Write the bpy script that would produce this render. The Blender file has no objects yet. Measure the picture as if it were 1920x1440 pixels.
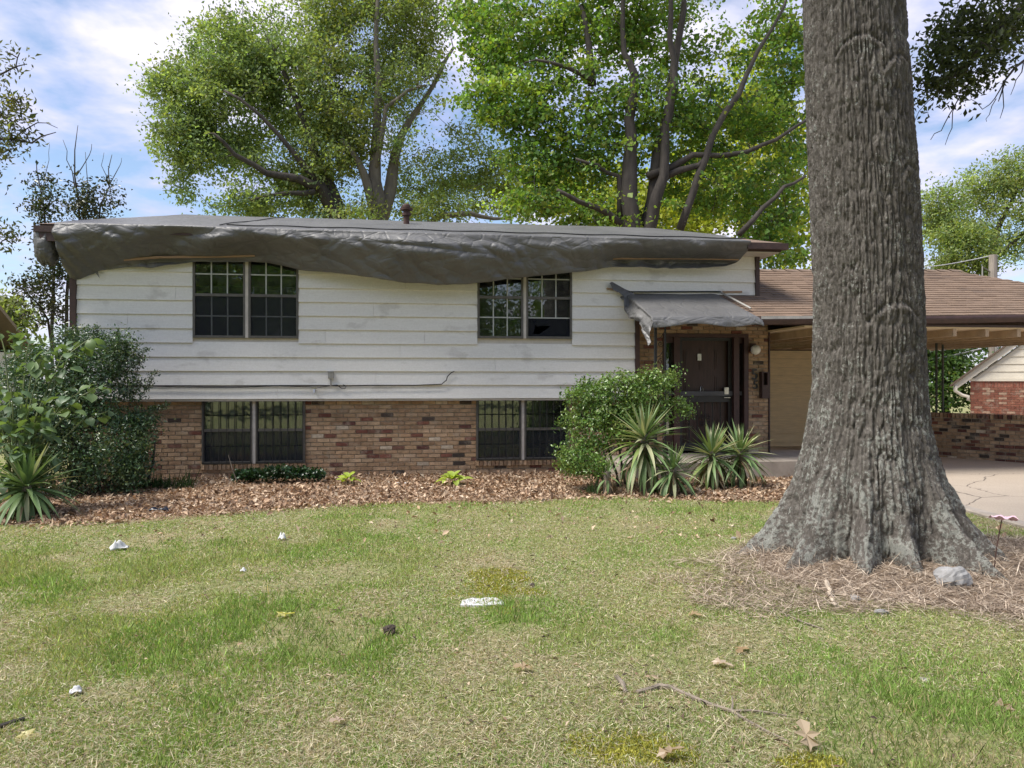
import bpy, math, random
import numpy as np
from mathutils import Vector, Matrix, Quaternion
random.seed(11); rng = np.random.default_rng(11)
sc = bpy.context.scene; C = sc.collection
R = math.radians

# ---------------------------------------------------------------- camera, sky, sun, exposure
EYE, F, HOR = 1.57, 1400.0, 716.0
cd = bpy.data.cameras.new('camera'); cam = bpy.data.objects.new('camera', cd); C.objects.link(cam)
cam.location = (0, 0, EYE); cam.rotation_euler = (R(90), 0, 0)
cd.sensor_width = 36; cd.lens = 36*F/1920; cd.shift_y = -(720-HOR)/1920; cd.clip_end = 2000; cd.clip_start = .05
sc.camera = cam
SUN_EL, SUN_AZ = R(60), R(248)            # azimuth clockwise from +Y
wd = bpy.data.worlds.new('World'); sc.world = wd; wd.use_nodes = True
nt = wd.node_tree; nt.nodes.clear()
def wn(t, **k):
    n = nt.nodes.new(t)
    for a, b in k.items(): setattr(n, a, b)
    return n
out = wn('ShaderNodeOutputWorld'); mixs = wn('ShaderNodeMixShader')
b1 = wn('ShaderNodeBackground'); b1.inputs[1].default_value = .105
b2 = wn('ShaderNodeBackground'); b2.inputs[1].default_value = .645
sky = wn('ShaderNodeTexSky', sky_type='NISHITA', sun_disc=False, sun_elevation=SUN_EL, sun_rotation=SUN_AZ)
sky.ozone_density = 2.0
L = nt.links.new
L(sky.outputs[0], b1.inputs[0])
tc = wn('ShaderNodeTexCoord'); sep = wn('ShaderNodeSeparateXYZ'); L(tc.outputs['Generated'], sep.inputs[0])
def wm(op, a, b=None, c=None):
    n = wn('ShaderNodeMath', operation=op)
    for i, v in enumerate((a, b, c)):
        if v is None: continue
        if isinstance(v, (int, float)): n.inputs[i].default_value = v
        else: L(v, n.inputs[i])
    return n.outputs[0]
zz = wm('ADD', wm('MAXIMUM', sep.outputs[2], 0.0), .16)
cmb = wn('ShaderNodeCombineXYZ'); L(wm('DIVIDE', sep.outputs[0], zz), cmb.inputs[0]); L(wm('DIVIDE', sep.outputs[1], zz), cmb.inputs[1])
cmb.inputs[2].default_value = 3.7
def wnoise(scale, detail, rough, dist=0):
    n = wn('ShaderNodeTexNoise'); n.inputs['Scale'].default_value = scale; n.inputs['Detail'].default_value = detail
    n.inputs['Roughness'].default_value = rough; n.inputs['Distortion'].default_value = dist; L(cmb.outputs[0], n.inputs['Vector']); return n.outputs[0]
n1 = wnoise(1.15, 7, .56, .25); n2 = wnoise(4.6, 5, .55, .2)
cl = wm('ADD', wm('MULTIPLY', n1, .54), wm('MULTIPLY', n2, .46))
rp = wn('ShaderNodeValToRGB'); rp.color_ramp.elements[0].position = .43; rp.color_ramp.elements[1].position = .585
rp.color_ramp.elements[0].color = (.04, .04, .04, 1); rp.color_ramp.elements[1].color = (1, 1, 1, 1)
L(cl, rp.inputs[0])
cr = wn('ShaderNodeValToRGB'); cr.color_ramp.elements[0].position = .40; cr.color_ramp.elements[1].position = .62
cr.color_ramp.elements[0].color = (.56, .60, .92, 1); cr.color_ramp.elements[1].color = (.90, .87, 1.0, 1)
L(n1, cr.inputs[0]); L(cr.outputs[0], b2.inputs[0])
L(rp.outputs[0], mixs.inputs[0]); L(b1.outputs[0], mixs.inputs[1]); L(b2.outputs[0], mixs.inputs[2]); L(mixs.outputs[0], out.inputs[0])
sd = bpy.data.lights.new('sun', 'SUN'); sd.energy = 3.3; sd.angle = R(26); sd.color = (1, .95, .87)
so = bpy.data.objects.new('sun', sd); C.objects.link(so)
sunv = Vector((math.sin(SUN_AZ)*math.cos(SUN_EL), math.cos(SUN_AZ)*math.cos(SUN_EL), math.sin(SUN_EL)))
so.rotation_euler = sunv.to_track_quat('Z', 'Y').to_euler()
sc.view_settings.view_transform = 'Standard'; sc.view_settings.look = 'None'; sc.view_settings.gamma = 1
sc.view_settings.use_curve_mapping = False; sc.view_settings.exposure = .90
sc.cycles.max_bounces = 8; sc.cycles.transparent_max_bounces = 16; sc.cycles.diffuse_bounces = 5

# ---------------------------------------------------------------- helpers
def W(px, py, Y): return np.array([(px-960)/F*Y, Y, EYE-(py-HOR)/F*Y])     # picture measurement -> place at a depth of Y metres
HA = R(7.6); P0 = np.array([-6.947, 11.76]); hs, hc = math.sin(HA), math.cos(HA)
def hp(px, py, v):                       # measurement on a plane parallel to the facade -> (u, z) in the house's own axes
    tx = (px-960)/F; Y = (v + hc*P0[1] - hs*P0[0])/(hc - hs*tx); X = tx*Y
    return (X-P0[0])*hc + (Y-P0[1])*hs, EYE-(py-HOR)/F*Y
def hu(px, v=0): return hp(px, 716, v)[0]
def h2w(u, v, z): return np.array([P0[0]+u*hc-v*hs, P0[1]+u*hs+v*hc, z])
def sstep(a, b, x): t = np.clip((x-a)/(b-a), 0, 1); return t*t*(3-2*t)

def hsh(i, j, k, s):
    n = (i*374761393 + j*668265263 + k*2147483647 + s*974634777) & 0xFFFFFFFF
    n = ((n ^ (n >> 13))*1274126177) & 0xFFFFFFFF
    n = ((n ^ (n >> 16))*2246822519) & 0xFFFFFFFF
    return ((n ^ (n >> 15)) & 0xFFFFFF)/float(0xFFFFFF)
def vnoise(x, y, z=0., s=0):
    x, y, z = np.broadcast_arrays(np.asarray(x, float), np.asarray(y, float), np.asarray(z, float))
    i, j, k = np.floor(x).astype(np.int64), np.floor(y).astype(np.int64), np.floor(z).astype(np.int64)
    f = [x-i, y-j, z-k]; f = [t*t*(3-2*t) for t in f]; r = 0
    for a in (0, 1):
        for b in (0, 1):
            for c in (0, 1):
                w = (f[0] if a else 1-f[0])*(f[1] if b else 1-f[1])*(f[2] if c else 1-f[2])
                r = r + w*hsh(i+a, j+b, k+c, s)
    return r
def fbm(x, y, z=0., s=0, o=4):
    r, a, t = 0, 1., 0
    for q in range(o): r = r+a*vnoise(np.asarray(x)*2**q, np.asarray(y)*2**q, np.asarray(z)*2**q, s+q); t += a; a *= .5
    return r/t

def mk(name, V, Fc, m=None, smooth=False, col=None):
    """mesh data from arrays"""
    me = bpy.data.meshes.new(name)
    V = np.asarray(V, np.float32).reshape(-1, 3)
    if isinstance(Fc, np.ndarray) and Fc.ndim == 2:
        n, k = Fc.shape
        me.vertices.add(len(V)); me.vertices.foreach_set('co', V.ravel())
        me.loops.add(n*k); me.loops.foreach_set('vertex_index', Fc.astype(np.int32).ravel())
        me.polygons.add(n); me.polygons.foreach_set('loop_start', np.arange(0, n*k, k, dtype=np.int32))
        me.polygons.foreach_set('loop_total', np.full(n, k, np.int32))
        me.update(calc_edges=True)
    else: me.from_pydata(V.tolist(), [], [list(map(int, f)) for f in Fc]); me.update()
    if smooth: me.polygons.foreach_set('use_smooth', np.ones(len(me.polygons), bool))
    if col is not None:
        a = me.color_attributes.new('col', 'FLOAT_COLOR', 'POINT')
        c4 = np.ones((len(V), 4), np.float32); c4[:, :3] = col; a.data.foreach_set('color', c4.ravel())
    if m: me.materials.append(m)
    return me
def ob(name, me, parent=None, loc=None, rot=None, scale=None, **props):
    o = bpy.data.objects.new(name, me); C.objects.link(o)
    if parent: o.parent = parent
    if loc is not None: o.location = [float(t) for t in loc]
    if rot is not None: o.rotation_euler = rot
    if scale is not None: o.scale = scale
    for k, v in props.items(): o[k] = v
    return o
def thing(name, label, cat, loc=(0, 0, 0), rz=0, group=None):
    o = ob(name, None, None, loc, (0, 0, rz), label=label, category=cat)
    if group: o['group'] = group
    return o

class MB:
    def __init__(s): s.v = []; s.f = []; s.c = []
    def add(s, V, Fc, c=None):
        n = len(s.v); s.v += [tuple(map(float, p)) for p in V]; s.f += [tuple(i+n for i in f) for f in Fc]
        s.c += [c or (1, 1, 1)]*len(V); return s
    def box(s, x0, x1, y0, y1, z0, z1, c=None):
        V = [(x, y, z) for x in (x0, x1) for y in (y0, y1) for z in (z0, z1)]
        return s.add(V, [(0, 1, 3, 2), (4, 6, 7, 5), (0, 4, 5, 1), (2, 3, 7, 6), (0, 2, 6, 4), (1, 5, 7, 3)], c)
    def tube(s, pts, rad, n=6, cap=True, c=None):
        pts = [np.asarray(p, float) for p in pts]; m = len(pts)
        if np.isscalar(rad): rad = [rad]*m
        V = []; prev = None
        for i, p in enumerate(pts):
            t = pts[min(i+1, m-1)]-pts[max(i-1, 0)]; t = t/(np.linalg.norm(t)+1e-9)
            if prev is None: a = np.array([0, 0, 1.]) if abs(t[2]) < .9 else np.array([1., 0, 0])
            else: a = prev
            x = a-t*np.dot(a, t); x = x/(np.linalg.norm(x)+1e-9); y = np.cross(t, x); prev = x
            for q in range(n):
                an = 2*math.pi*q/n; V.append(p+rad[i]*(math.cos(an)*x+math.sin(an)*y))
        Fc = [(i*n+q, i*n+(q+1) % n, (i+1)*n+(q+1) % n, (i+1)*n+q) for i in range(m-1) for q in range(n)]
        if cap: Fc += [tuple(range(n-1, -1, -1)), tuple(range((m-1)*n, m*n))]
        return s.add(V, Fc, c)
    def lathe(s, prof, cen, n=12):
        V = [(cen[0]+r*math.cos(2*math.pi*q/n), cen[1]+r*math.sin(2*math.pi*q/n), cen[2]+z) for r, z in prof for q in range(n)]
        m = len(prof)
        return s.add(V, [(i*n+q, i*n+(q+1) % n, (i+1)*n+(q+1) % n, (i+1)*n+q) for i in range(m-1) for q in range(n)]
                     + [tuple(range(n-1, -1, -1)), tuple(range((m-1)*n, m*n))])
    def me(s, name, m=None, smooth=False, col=False):
        return mk(name, s.v, s.f, m, smooth, np.array(s.c) if col else None)

# ---------------------------------------------------------------- materials
def newmat(name):
    m = bpy.data.materials.new(name); m.use_nodes = True; n = m.node_tree; p = n.nodes['Principled BSDF']; return m, n, p
def node(n, t, ins=None, **k):
    x = n.nodes.new(t)
    for a, b in k.items(): setattr(x, a, b)
    for a, b in (ins or {}).items():
        if hasattr(b, 'links') or isinstance(b, bpy.types.NodeSocket): n.links.new(b, x.inputs[a])
        else: x.inputs[a].default_value = b
    return x
def ramp(n, fac, stops):
    r = n.nodes.new('ShaderNodeValToRGB'); e = r.color_ramp.elements
    while len(e) < len(stops): e.new(.5)
    for q, (p, c) in zip(e, stops): q.position = p; q.color = (*c, 1) if len(c) == 3 else c
    n.links.new(fac, r.inputs[0]); return r.outputs[0]
def mixc(n, fac, a, b, blend='MIX'):
    x = n.nodes.new('ShaderNodeMix'); x.data_type = 'RGBA'; x.blend_type = blend
    for i, v in ((0, fac), (6, a), (7, b)):
        if isinstance(v, bpy.types.NodeSocket): n.links.new(v, x.inputs[i])
        else: x.inputs[i].default_value = v if i == 0 else (*v, 1)
    return x.outputs[2]
def noise(n, vec, scale, detail=4, rough=.6, dist=0):
    return node(n, 'ShaderNodeTexNoise', {'Vector': vec, 'Scale': scale, 'Detail': detail, 'Roughness': rough, 'Distortion': dist}).outputs[0]
def coords(n, kind='Object', scale=None):
    t = n.nodes.new('ShaderNodeTexCoord').outputs[kind] if kind != 'World' else n.nodes.new('ShaderNodeNewGeometry').outputs['Position']
    if scale: t = node(n, 'ShaderNodeMapping', {'Vector': t, 'Scale': scale}).outputs[0]
    return t
def bump(n, p, h, s=.3, d=.01):
    b = node(n, 'ShaderNodeBump', {'Height': h, 'Strength': s, 'Distance': d}); n.links.new(b.outputs[0], p.inputs['Normal'])
def simple(name, c, rough=.6, var=.25, scale=8, bmp=.2, metal=0, kind='World', sc3=None, spec=.5):
    m, n, p = newmat(name); v = coords(n, kind, sc3)
    nz = noise(n, v, scale, 6, .65)
    lo = tuple(x*(1-var) for x in c); hi = tuple(min(1, x*(1+var)) for x in c)
    n.links.new(ramp(n, nz, [(.3, lo), (.7, hi)]), p.inputs['Base Color'])
    p.inputs['Roughness'].default_value = rough; p.inputs['Metallic'].default_value = metal; p.inputs['Specular IOR Level'].default_value = spec
    if bmp: bump(n, p, noise(n, v, scale*6, 5, .7), bmp, .006)
    return m
def leafmat(name, trans=.45, rough=.5, spec=.35, tint=(1.2, 1.25, .5), obj=False):
    m, n, p = newmat(name)
    if obj: c = n.nodes.new('ShaderNodeObjectInfo').outputs['Color']
    else: c = node(n, 'ShaderNodeAttribute', attribute_name='col').outputs['Color']
    n.links.new(c, p.inputs['Base Color']); p.inputs['Roughness'].default_value = rough; p.inputs['Specular IOR Level'].default_value = spec
    tr = node(n, 'ShaderNodeBsdfTranslucent', {'Color': mixc(n, 1, c, tint, 'MULTIPLY')})
    mx = node(n, 'ShaderNodeMixShader', {0: trans, 1: p.outputs[0], 2: tr.outputs[0]})
    n.links.new(mx.outputs[0], n.nodes['Material Output'].inputs[0]); return m

def siding_mat():
    m, n, p = newmat('white_siding_paint'); v = coords(n, 'World')
    grain = noise(n, coords(n, 'World', (1.2, 1.2, 26)), 5, 6, .7)
    blot = noise(n, coords(n, 'World', (.8, .8, 1.6)), 1.9, 4, .55)
    fine = noise(n, v, 30, 5, .7)
    base = ramp(n, grain, [(.25, (.67, .645, .60)), (.7, (.81, .79, .745))])
    stain = ramp(n, blot, [(.60, (0, 0, 0)), (.66, (1, 1, 1))])
    base = mixc(n, node(n, 'ShaderNodeMath', {0: stain, 1: .55}, operation='MULTIPLY').outputs[0], base, (.47, .44, .40))
    peel = noise(n, coords(n, 'World', (2.0, 2.0, 9)), 7.5, 5, .75)
    pk = ramp(n, peel, [(.705, (0, 0, 0)), (.725, (1, 1, 1))])
    base = mixc(n, pk, base, (.20, .17, .145))
    base = mixc(n, .22, base, ramp(n, fine, [(.3, (.46, .45, .43)), (.7, (.86, .86, .85))]))
    n.links.new(base, p.inputs['Base Color']); p.inputs['Roughness'].default_value = .62
    bump(n, p, node(n, 'ShaderNodeMath', {0: grain, 1: pk}, operation='SUBTRACT').outputs[0], .25, .004); return m
M_SIDING = siding_mat()
M_TRIM = simple('brown_trim_paint', (.050, .025, .020), .55, .35, 9)
M_TRIMW = simple('cream_soffit_paint', (.55, .50, .44), .6, .12, 6)
M_ALU = simple('bronze_aluminium', (.105, .098, .09), .45, .25, 12, .1)
M_MUNT = simple('grey_muntin_paint', (.40, .42, .40), .5, .15, 14, .1)
M_MULL = simple('pale_mullion_paint', (.50, .46, .42), .6, .15, 10)
M_IRON = simple('black_iron', (.016, .016, .017), .45, .4, 20)
M_DOOR = simple('dark_stained_door_wood', (.040, .017, .012), .5, .4, 5, .25, 0, 'World', (6, 6, .7))
M_FRAME = simple('maroon_door_frame', (.050, .020, .017), .5, .3, 8)
M_SILVER = simple('worn_nickel', (.5, .48, .44), .3, .15, 20, .05, 1)
M_GLOBE = simple('milk_glass', (.78, .76, .70), .3, .06, 6, .02)
M_DARKROOM = simple('shade_painted_interior', (.10, .10, .105), .9, .2, 2, 0)  # darkness of the unlit rooms is put into this wall colour
M_CURT = simple('grey_curtain_cloth', (.115, .125, .13), .9, .2, 4, .2, 0, 'World', (8, 8, .4))
M_SCREEN = None
def glass_mat(name, refl=1.0, dirt=.12, tint=(.7, .78, .75)):
    m, n, p = newmat(name); n.nodes.remove(p)
    fr = node(n, 'ShaderNodeFresnel', {'IOR': 1.95})
    wob = noise(n, coords(n, 'World'), 3.5, 2, .5)
    bp = node(n, 'ShaderNodeBump', {'Height': wob, 'Strength': .12, 'Distance': .02})
    gl = node(n, 'ShaderNodeBsdfGlossy', {'Color': (refl, refl, refl, 1), 'Roughness': .02, 'Normal': bp.outputs[0]})
    tp = node(n, 'ShaderNodeBsdfTransparent', {'Color': (*tint, 1)})
    df = node(n, 'ShaderNodeBsdfDiffuse', {'Color': (.35, .36, .34, 1)})
    dz = ramp(n, noise(n, coords(n, 'World'), 9, 6, .7), [(.35, (0, 0, 0)), (.8, (dirt*2.4,)*3)])
    a = node(n, 'ShaderNodeMixShader', {0: dz, 1: tp.outputs[0], 2: df.outputs[0]})
    b = node(n, 'ShaderNodeMixShader', {0: fr.outputs[0], 1: a.outputs[0], 2: gl.outputs[0]})
    n.links.new(b.outputs[0], n.nodes['Material Output'].inputs[0]); return m
M_GLASS = glass_mat('window_glass', 1.0, .05)
def screen_mat():
    m, n, p = newmat('insect_screen'); n.nodes.remove(p)
    df = node(n, 'ShaderNodeBsdfDiffuse', {'Color': (.035, .038, .045, 1)}); tp = node(n, 'ShaderNodeBsdfTransparent')
    b = node(n, 'ShaderNodeMixShader', {0: .55, 1: tp.outputs[0], 2: df.outputs[0]})
    n.links.new(b.outputs[0], n.nodes['Material Output'].inputs[0]); return m
M_SCREEN = screen_mat()
def brickmat(name, attr):
    m, n, p = newmat(name); v = coords(n, 'World')
    c = node(n, 'ShaderNodeAttribute', attribute_name='col').outputs['Color'] if attr else n.nodes.new('ShaderNodeObjectInfo').outputs['Color']
    sm = noise(n, v, 14, 5, .7); sp = noise(n, v, 60, 4, .7)
    c1 = mixc(n, 1, c, ramp(n, sm, [(.3, (.62, .6, .58)), (.7, (1.25, 1.22, 1.2))]), 'MULTIPLY')
    wash = ramp(n, noise(n, v, 5.5, 5, .7), [(.52, (0, 0, 0)), (.68, (.55, .55, .55))])
    c2 = mixc(n, wash, c1, (.36, .30, .23))
    n.links.new(c2, p.inputs['Base Color']); p.inputs['Roughness'].default_value = .88
    bump(n, p, node(n, 'ShaderNodeMath', {0: sm, 1: sp}, operation='ADD').outputs[0], .5, .006); return m
M_BRICK = brickmat('brick_face', False); M_BRICKA = brickmat('brick_face_joined', True)
M_MORTAR = simple('mortar', (.34, .285, .22), .95, .25, 10, .4)
def tarp_mat():
    m, n, p = newmat('grey_poly_tarp'); v = coords(n, 'World')
    big = noise(n, v, 1.1, 5, .6); fine = noise(n, v, 55, 3, .6)
    cre = node(n, 'ShaderNodeTexVoronoi', {'Vector': coords(n, 'World', (1, 1, 1.5)), 'Scale': 3.2, 'Randomness': 1}, feature='DISTANCE_TO_EDGE').outputs[0]
    cre = ramp(n, cre, [(0, (0, 0, 0)), (.09, (1, 1, 1))])
    n.links.new(ramp(n, big, [(.3, (.092, .091, .090)), (.7, (.135, .133, .13))]), p.inputs['Base Color'])
    n.links.new(ramp(n, noise(n, v, 4, 4, .6), [(.3, (.42,)*3), (.7, (.6,)*3)]), p.inputs['Roughness'])
    p.inputs['Specular IOR Level'].default_value = .6
    cz = noise(n, coords(n, 'World', (1, 1, 1.6)), 2.6, 2.5, .5, .9)
    cz = node(n, 'ShaderNodeMath', {0: node(n, 'ShaderNodeMath', {0: cz, 1: .5}, operation='SUBTRACT').outputs[0]}, operation='ABSOLUTE').outputs[0]
    h = node(n, 'ShaderNodeMath', {0: cz, 1: node(n, 'ShaderNodeMath', {0: cre, 1: .12}, operation='MULTIPLY').outputs[0]}, operation='ADD').outputs[0]
    h = node(n, 'ShaderNodeMath', {0: h, 1: node(n, 'ShaderNodeMath', {0: fine, 1: .03}, operation='MULTIPLY').outputs[0]}, operation='ADD').outputs[0]
    bump(n, p, h, .7, .06); return m
M_TARP = tarp_mat()
M_WOOD = simple('raw_batten_wood', (.30, .19, .11), .7, .3, 6, .3, 0, 'World', (.6, .6, 9))
M_ROPE = simple('dark_strap', (.02, .02, .02), .7, .3, 20)
M_RUST = simple('rusty_pipe', (.065, .03, .023), .75, .45, 14, .5)
M_GREYM = simple('grey_box_paint', (.28, .27, .25), .5, .2, 16)
M_CABLE = simple('black_cable', (.014, .014, .014), .5, .2, 20)
M_TAN = simple('tan_wall_siding', (.72, .57, .37), .65, .14, 4, .25, 0, 'World', (1, 1, 10))
M_TANB = simple('tan_rafter_wood', (.46, .34, .23), .7, .2, 4, .2)
M_CONC = simple('worn_concrete', (.33, .285, .235), .9, .25, 3.5, .35)
def leafy(name, **k): return leafmat(name, **k)
M_LEAF = leafmat('tree_leaf', .48); M_SHRUB = leafmat('glossy_shrub_leaf', .22, .32, .55, (1.2, 1.2, .5))
M_DEADLEAF = leafmat('dead_leaf', .15, .8, .15, (1.1, .9, .7)); M_BLADE = leafmat('grass_blade', .35, .6, .2, (1.15, 1.1, .5))
M_OBJLEAF = leafmat('broad_leaf', .38, .42, .4, (1.2, 1.2, .45), True); M_YUC = leafmat('yucca_blade', .18, .45, .35, (1.1, 1.1, .6), True)
M_BARK = simple('dark_branch_bark', (.060, .050, .042), .9, .4, 9, .6, 0, 'World', (1, 1, .3))
M_BARKP = simple('pale_branch_bark', (.17, .145, .115), .9, .35, 7, .6, 0, 'World', (1, 1, .3))

# ---------------------------------------------------------------- ground
OX, OY = 3.10, 6.5                        # oak
def gz(x, y):
    x = np.asarray(x, float); y = np.asarray(y, float)
    d = np.hypot((x-OX-.15)/1.25, y-OY+.15)
    h = .15*np.exp(-(d/1.15)**2) + .05*(fbm(x*.45, y*.45, 0, 3, 3)-.5) + .022*(fbm(x*2.2, y*2.2, 0, 9, 3)-.5)
    flat = sstep(5.35, 4.9, x)*sstep(12.0, 10.5, y-.13*x)*sstep(40, 20, np.abs(x))*sstep(-30, -8, y)
    flat = np.where(x < 4.9, np.maximum(flat, 0), flat)
    return h*flat
def axis(lo, hi, d, far):
    inner = np.arange(lo, hi+1e-6, d); g = [d*1.5**k for k in range(1, 40)]
    o = np.cumsum(g); o = o[o < far]; return np.concatenate([lo-o[::-1], inner, hi+o])
xs, ys = axis(-9, 9, .08, 900), axis(1.5, 13, .08, 900)
gx, gy = np.meshgrid(xs, ys); nx, ny = len(xs), len(ys)
V = np.stack([gx, gy, gz(gx, gy)], -1).reshape(-1, 3)
ii = np.arange(nx*ny).reshape(ny, nx)
Fq = np.stack([ii[:-1, :-1], ii[:-1, 1:], ii[1:, 1:], ii[1:, :-1]], -1).reshape(-1, 4)
def ground_mat():
    m, n, p = newmat('lawn_soil'); v = coords(n, 'World')
    a = noise(n, v, 1.3, 6, .65); b = noise(n, v, 24, 6, .75); c = noise(n, v, 90, 4, .7)
    dry = ramp(n, b, [(.28, (.13, .10, .06)), (.5, (.32, .26, .155)), (.72, (.48, .41, .25))])
    grn = ramp(n, c, [(.3, (.13, .15, .05)), (.7, (.35, .36, .16))])
    k = ramp(n, a, [(.36, (.15, .15, .15)), (.56, (1, 1, 1))])
    n.links.new(mixc(n, k, dry, grn), p.inputs['Base Color']); p.inputs['Roughness'].default_value = .95
    p.inputs['Specular IOR Level'].default_value = .1
    bump(n, p, node(n, 'ShaderNodeMath', {0: b, 1: c}, operation='ADD').outputs[0], .7, .03); return m
ob('ground', mk('ground', V, Fq, ground_mat(), True), kind='structure')

# driveway with edging, apron cracks
def drive_mat():
    m, n, p = newmat('old_driveway'); v = coords(n, 'World')
    a = noise(n, v, .7, 5, .6); b = noise(n, v, 40, 5, .75); g = node(n, 'ShaderNodeTexVoronoi', {'Vector': v, 'Scale': 45}).outputs[0]
    base = ramp(n, a, [(.3, (.34, .28, .215)), (.7, (.47, .39, .305))])
    base = mixc(n, .5, base, ramp(n, b, [(.25, (.24, .20, .155)), (.75, (.58, .49, .39))]), 'MIX')
    wv = node(n, 'ShaderNodeMix', {0: .25, 4: v, 5: noise(n, v, 2, 4, .6)}, data_type='VECTOR').outputs[1]
    cr = node(n, 'ShaderNodeTexVoronoi', {'Vector': wv, 'Scale': .42}, feature='DISTANCE_TO_EDGE').outputs[0]
    k = ramp(n, cr, [(.0008, (1, 1, 1)), (.0032, (0, 0, 0))])
    base = mixc(n, k, base, (.05, .042, .035))
    n.links.new(base, p.inputs['Base Color']); p.inputs['Roughness'].default_value = .9
    bump(n, p, node(n, 'ShaderNodeMath', {0: b, 1: k}, operation='SUBTRACT').outputs[0], .5, .01); return m
DX0 = 5.62
xs2 = np.linspace(DX0, 16, 40); ys2 = np.linspace(.5, 24, 60); g2, h2 = np.meshgrid(xs2, ys2); i2 = np.arange(2400).reshape(60, 40)
ob('driveway', mk('driveway', np.stack([g2, h2, .022+.004*fbm(g2, h2)], -1).reshape(-1, 3),
   np.stack([i2[:-1, :-1], i2[:-1, 1:], i2[1:, 1:], i2[1:, :-1]], -1).reshape(-1, 4), drive_mat(), True), kind='structure')
kb = MB(); yy = np.linspace(.5, 11.2, 42)
V = []; 
for y in yy:
    w = .012*(random.random()-.5)
    V += [(DX0-.17+w, y, -.05), (DX0-.17+w, y, .03), (DX0-.15+w, y, .046), (DX0-.012, y, .046), (DX0-.004, y, .02)]
Fc = [(i*5+k, i*5+k+1, (i+1)*5+k+1, (i+1)*5+k) for i in range(41) for k in range(4)]
ob('driveway_kerb', mk('kerb', V, Fc, M_CONC), kind='structure')

# ---------------------------------------------------------------- HOUSE
house = thing('house', 'split-level house with white lap siding above a brick base, grey tarp on roof', 'house', (P0[0], P0[1], 0), HA)
SZ0, SE = 1.301, .2263
UR = hu(1190); UR2 = 11.356; ZTOP = SZ0+11*SE
def win_rect(x0, x1, y0, y1, v):
    return (hu(x0, v), hu(x1, v), hp((x0+x1)/2, y1, v)[1], hp((x0+x1)/2, y0, v)[1])
wUL = win_rect(362, 560, 474, 634, 0); wUR = win_rect(895, 1072, 486, 635, 0)
VB = .10
wLL = win_rect(379, 572, 750, 869, VB); wLR = win_rect(893, 1066, 747, 862, VB)
wLL = (*wLL[:3], 1.288); wLR = (*wLR[:3], 1.288)

def cells(mb, u0, u1, z0, z1, v0, v1, holes):
    us = sorted({u0, u1, *[t for h in holes for t in h[:2]]}); zs = sorted({z0, z1, *[t for h in holes for t in h[2:]]})
    us = [u for u in us if u0 <= u <= u1]; zs = [z for z in zs if z0 <= z <= z1]
    for a, b in zip(us, us[1:]):
        for c, d in zip(zs, zs[1:]):
            um, zm = (a+b)/2, (c+d)/2
            if any(h[0] < um < h[1] and h[2] < zm < h[3] for h in holes): continue
            mb.box(a, b, v0, v1, c, d)
# wall carcass behind the boards and the bricks
mb = MB(); cells(mb, 0, UR, SZ0-.02, ZTOP, .012, .16, [wUL, wUR]); mb.box(UR, UR2, .012, .16, SZ0+8*SE-.02, ZTOP)
mb.box(0, .12, .16, 7.9, -.1, ZTOP); mb.box(UR2-.12, UR2, .16, 7.9, 2.9, ZTOP)
ob('wall_sheathing', mb.me('sheathing', M_TRIMW), house)
mb = MB(); cells(mb, 0, UR, -.25, SZ0-.02, VB+.012, VB+.2, [wLL, wLR]); ob('mortar_backing', mb.me('mortar', M_MORTAR), house)
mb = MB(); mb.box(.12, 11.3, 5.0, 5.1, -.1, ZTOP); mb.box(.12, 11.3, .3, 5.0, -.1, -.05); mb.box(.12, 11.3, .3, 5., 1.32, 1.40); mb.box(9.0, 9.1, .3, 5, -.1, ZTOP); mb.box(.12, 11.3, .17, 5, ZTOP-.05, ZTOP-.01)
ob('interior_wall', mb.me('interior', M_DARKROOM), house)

# siding boards, each with its own edges
def board(u0, u1, k, parent=house, m=M_SIDING, vbase=0.0, z0=None, seed=0, ex=SE, name='siding_board', n=5):
    z = SZ0+k*SE if z0 is None else z0
    V = []
    for i in range(n+1):
        u = u0+(u1-u0)*i/n; e = .004*(random.random()-.5); w = .003*(random.random()-.5)
        V += [(u, vbase-.036+w, z+e-.008), (u, vbase-.004, z+ex+.012), (u, vbase+.010, z+ex+.012), (u, vbase-.004, z+e-.008)]
    Fc = [(i*4+q, i*4+(q+1) % 4, (i+1)*4+(q+1) % 4, (i+1)*4+q) for i in range(n) for q in range(4)]
    Fc += [(3, 2, 1, 0), (n*4, n*4+1, n*4+2, n*4+3)]
    return ob(name, mk('siding_board', V, Fc, m), parent)
joints = {4: [hu(610), hu(796)], 3: [hu(750)], 1: [hu(705)], 2: [hu(928)], 6: [hu(700)], 7: [hu(330)], 5: [hu(240)], 0: [hu(520)], 8: [hu(760)]}
for k in range(11):
    z0, z1 = SZ0+k*SE, SZ0+(k+1)*SE
    end = UR2-.005 if k >= 8 else UR-.003
    cuts = [(0.095, end)]
    for h in (wUL, wUR):
        if z1 > h[2]+.02 and z0 < h[3]-.02 and (z0 > h[2]-.1):
            cuts = [s for a, b in cuts for s in ((a, min(b, h[0]-.002)), (max(a, h[1]+.002), b)) if s[1]-s[0] > .02]
    for j in joints.get(k, []):
        cuts = [s for a, b in cuts for s in (((a, j-.0018), (j+.0018, b)) if a+.1 < j < b-.1 else ((a, b),))]
    for a, b in cuts: board(a, b, k, n=max(2, min(6, int((b-a)/.6))))
mb = MB().box(0.0, .092, -.055, .011, -.02, ZTOP); ob('corner_board', mb.me('corner_board', M_TRIM), house)
mb = MB().box(UR, UR+.075, -.055, .011, .3, SZ0+8*SE-.03); ob('corner_board', mb.me('corner_board', M_TRIM), house)
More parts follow.
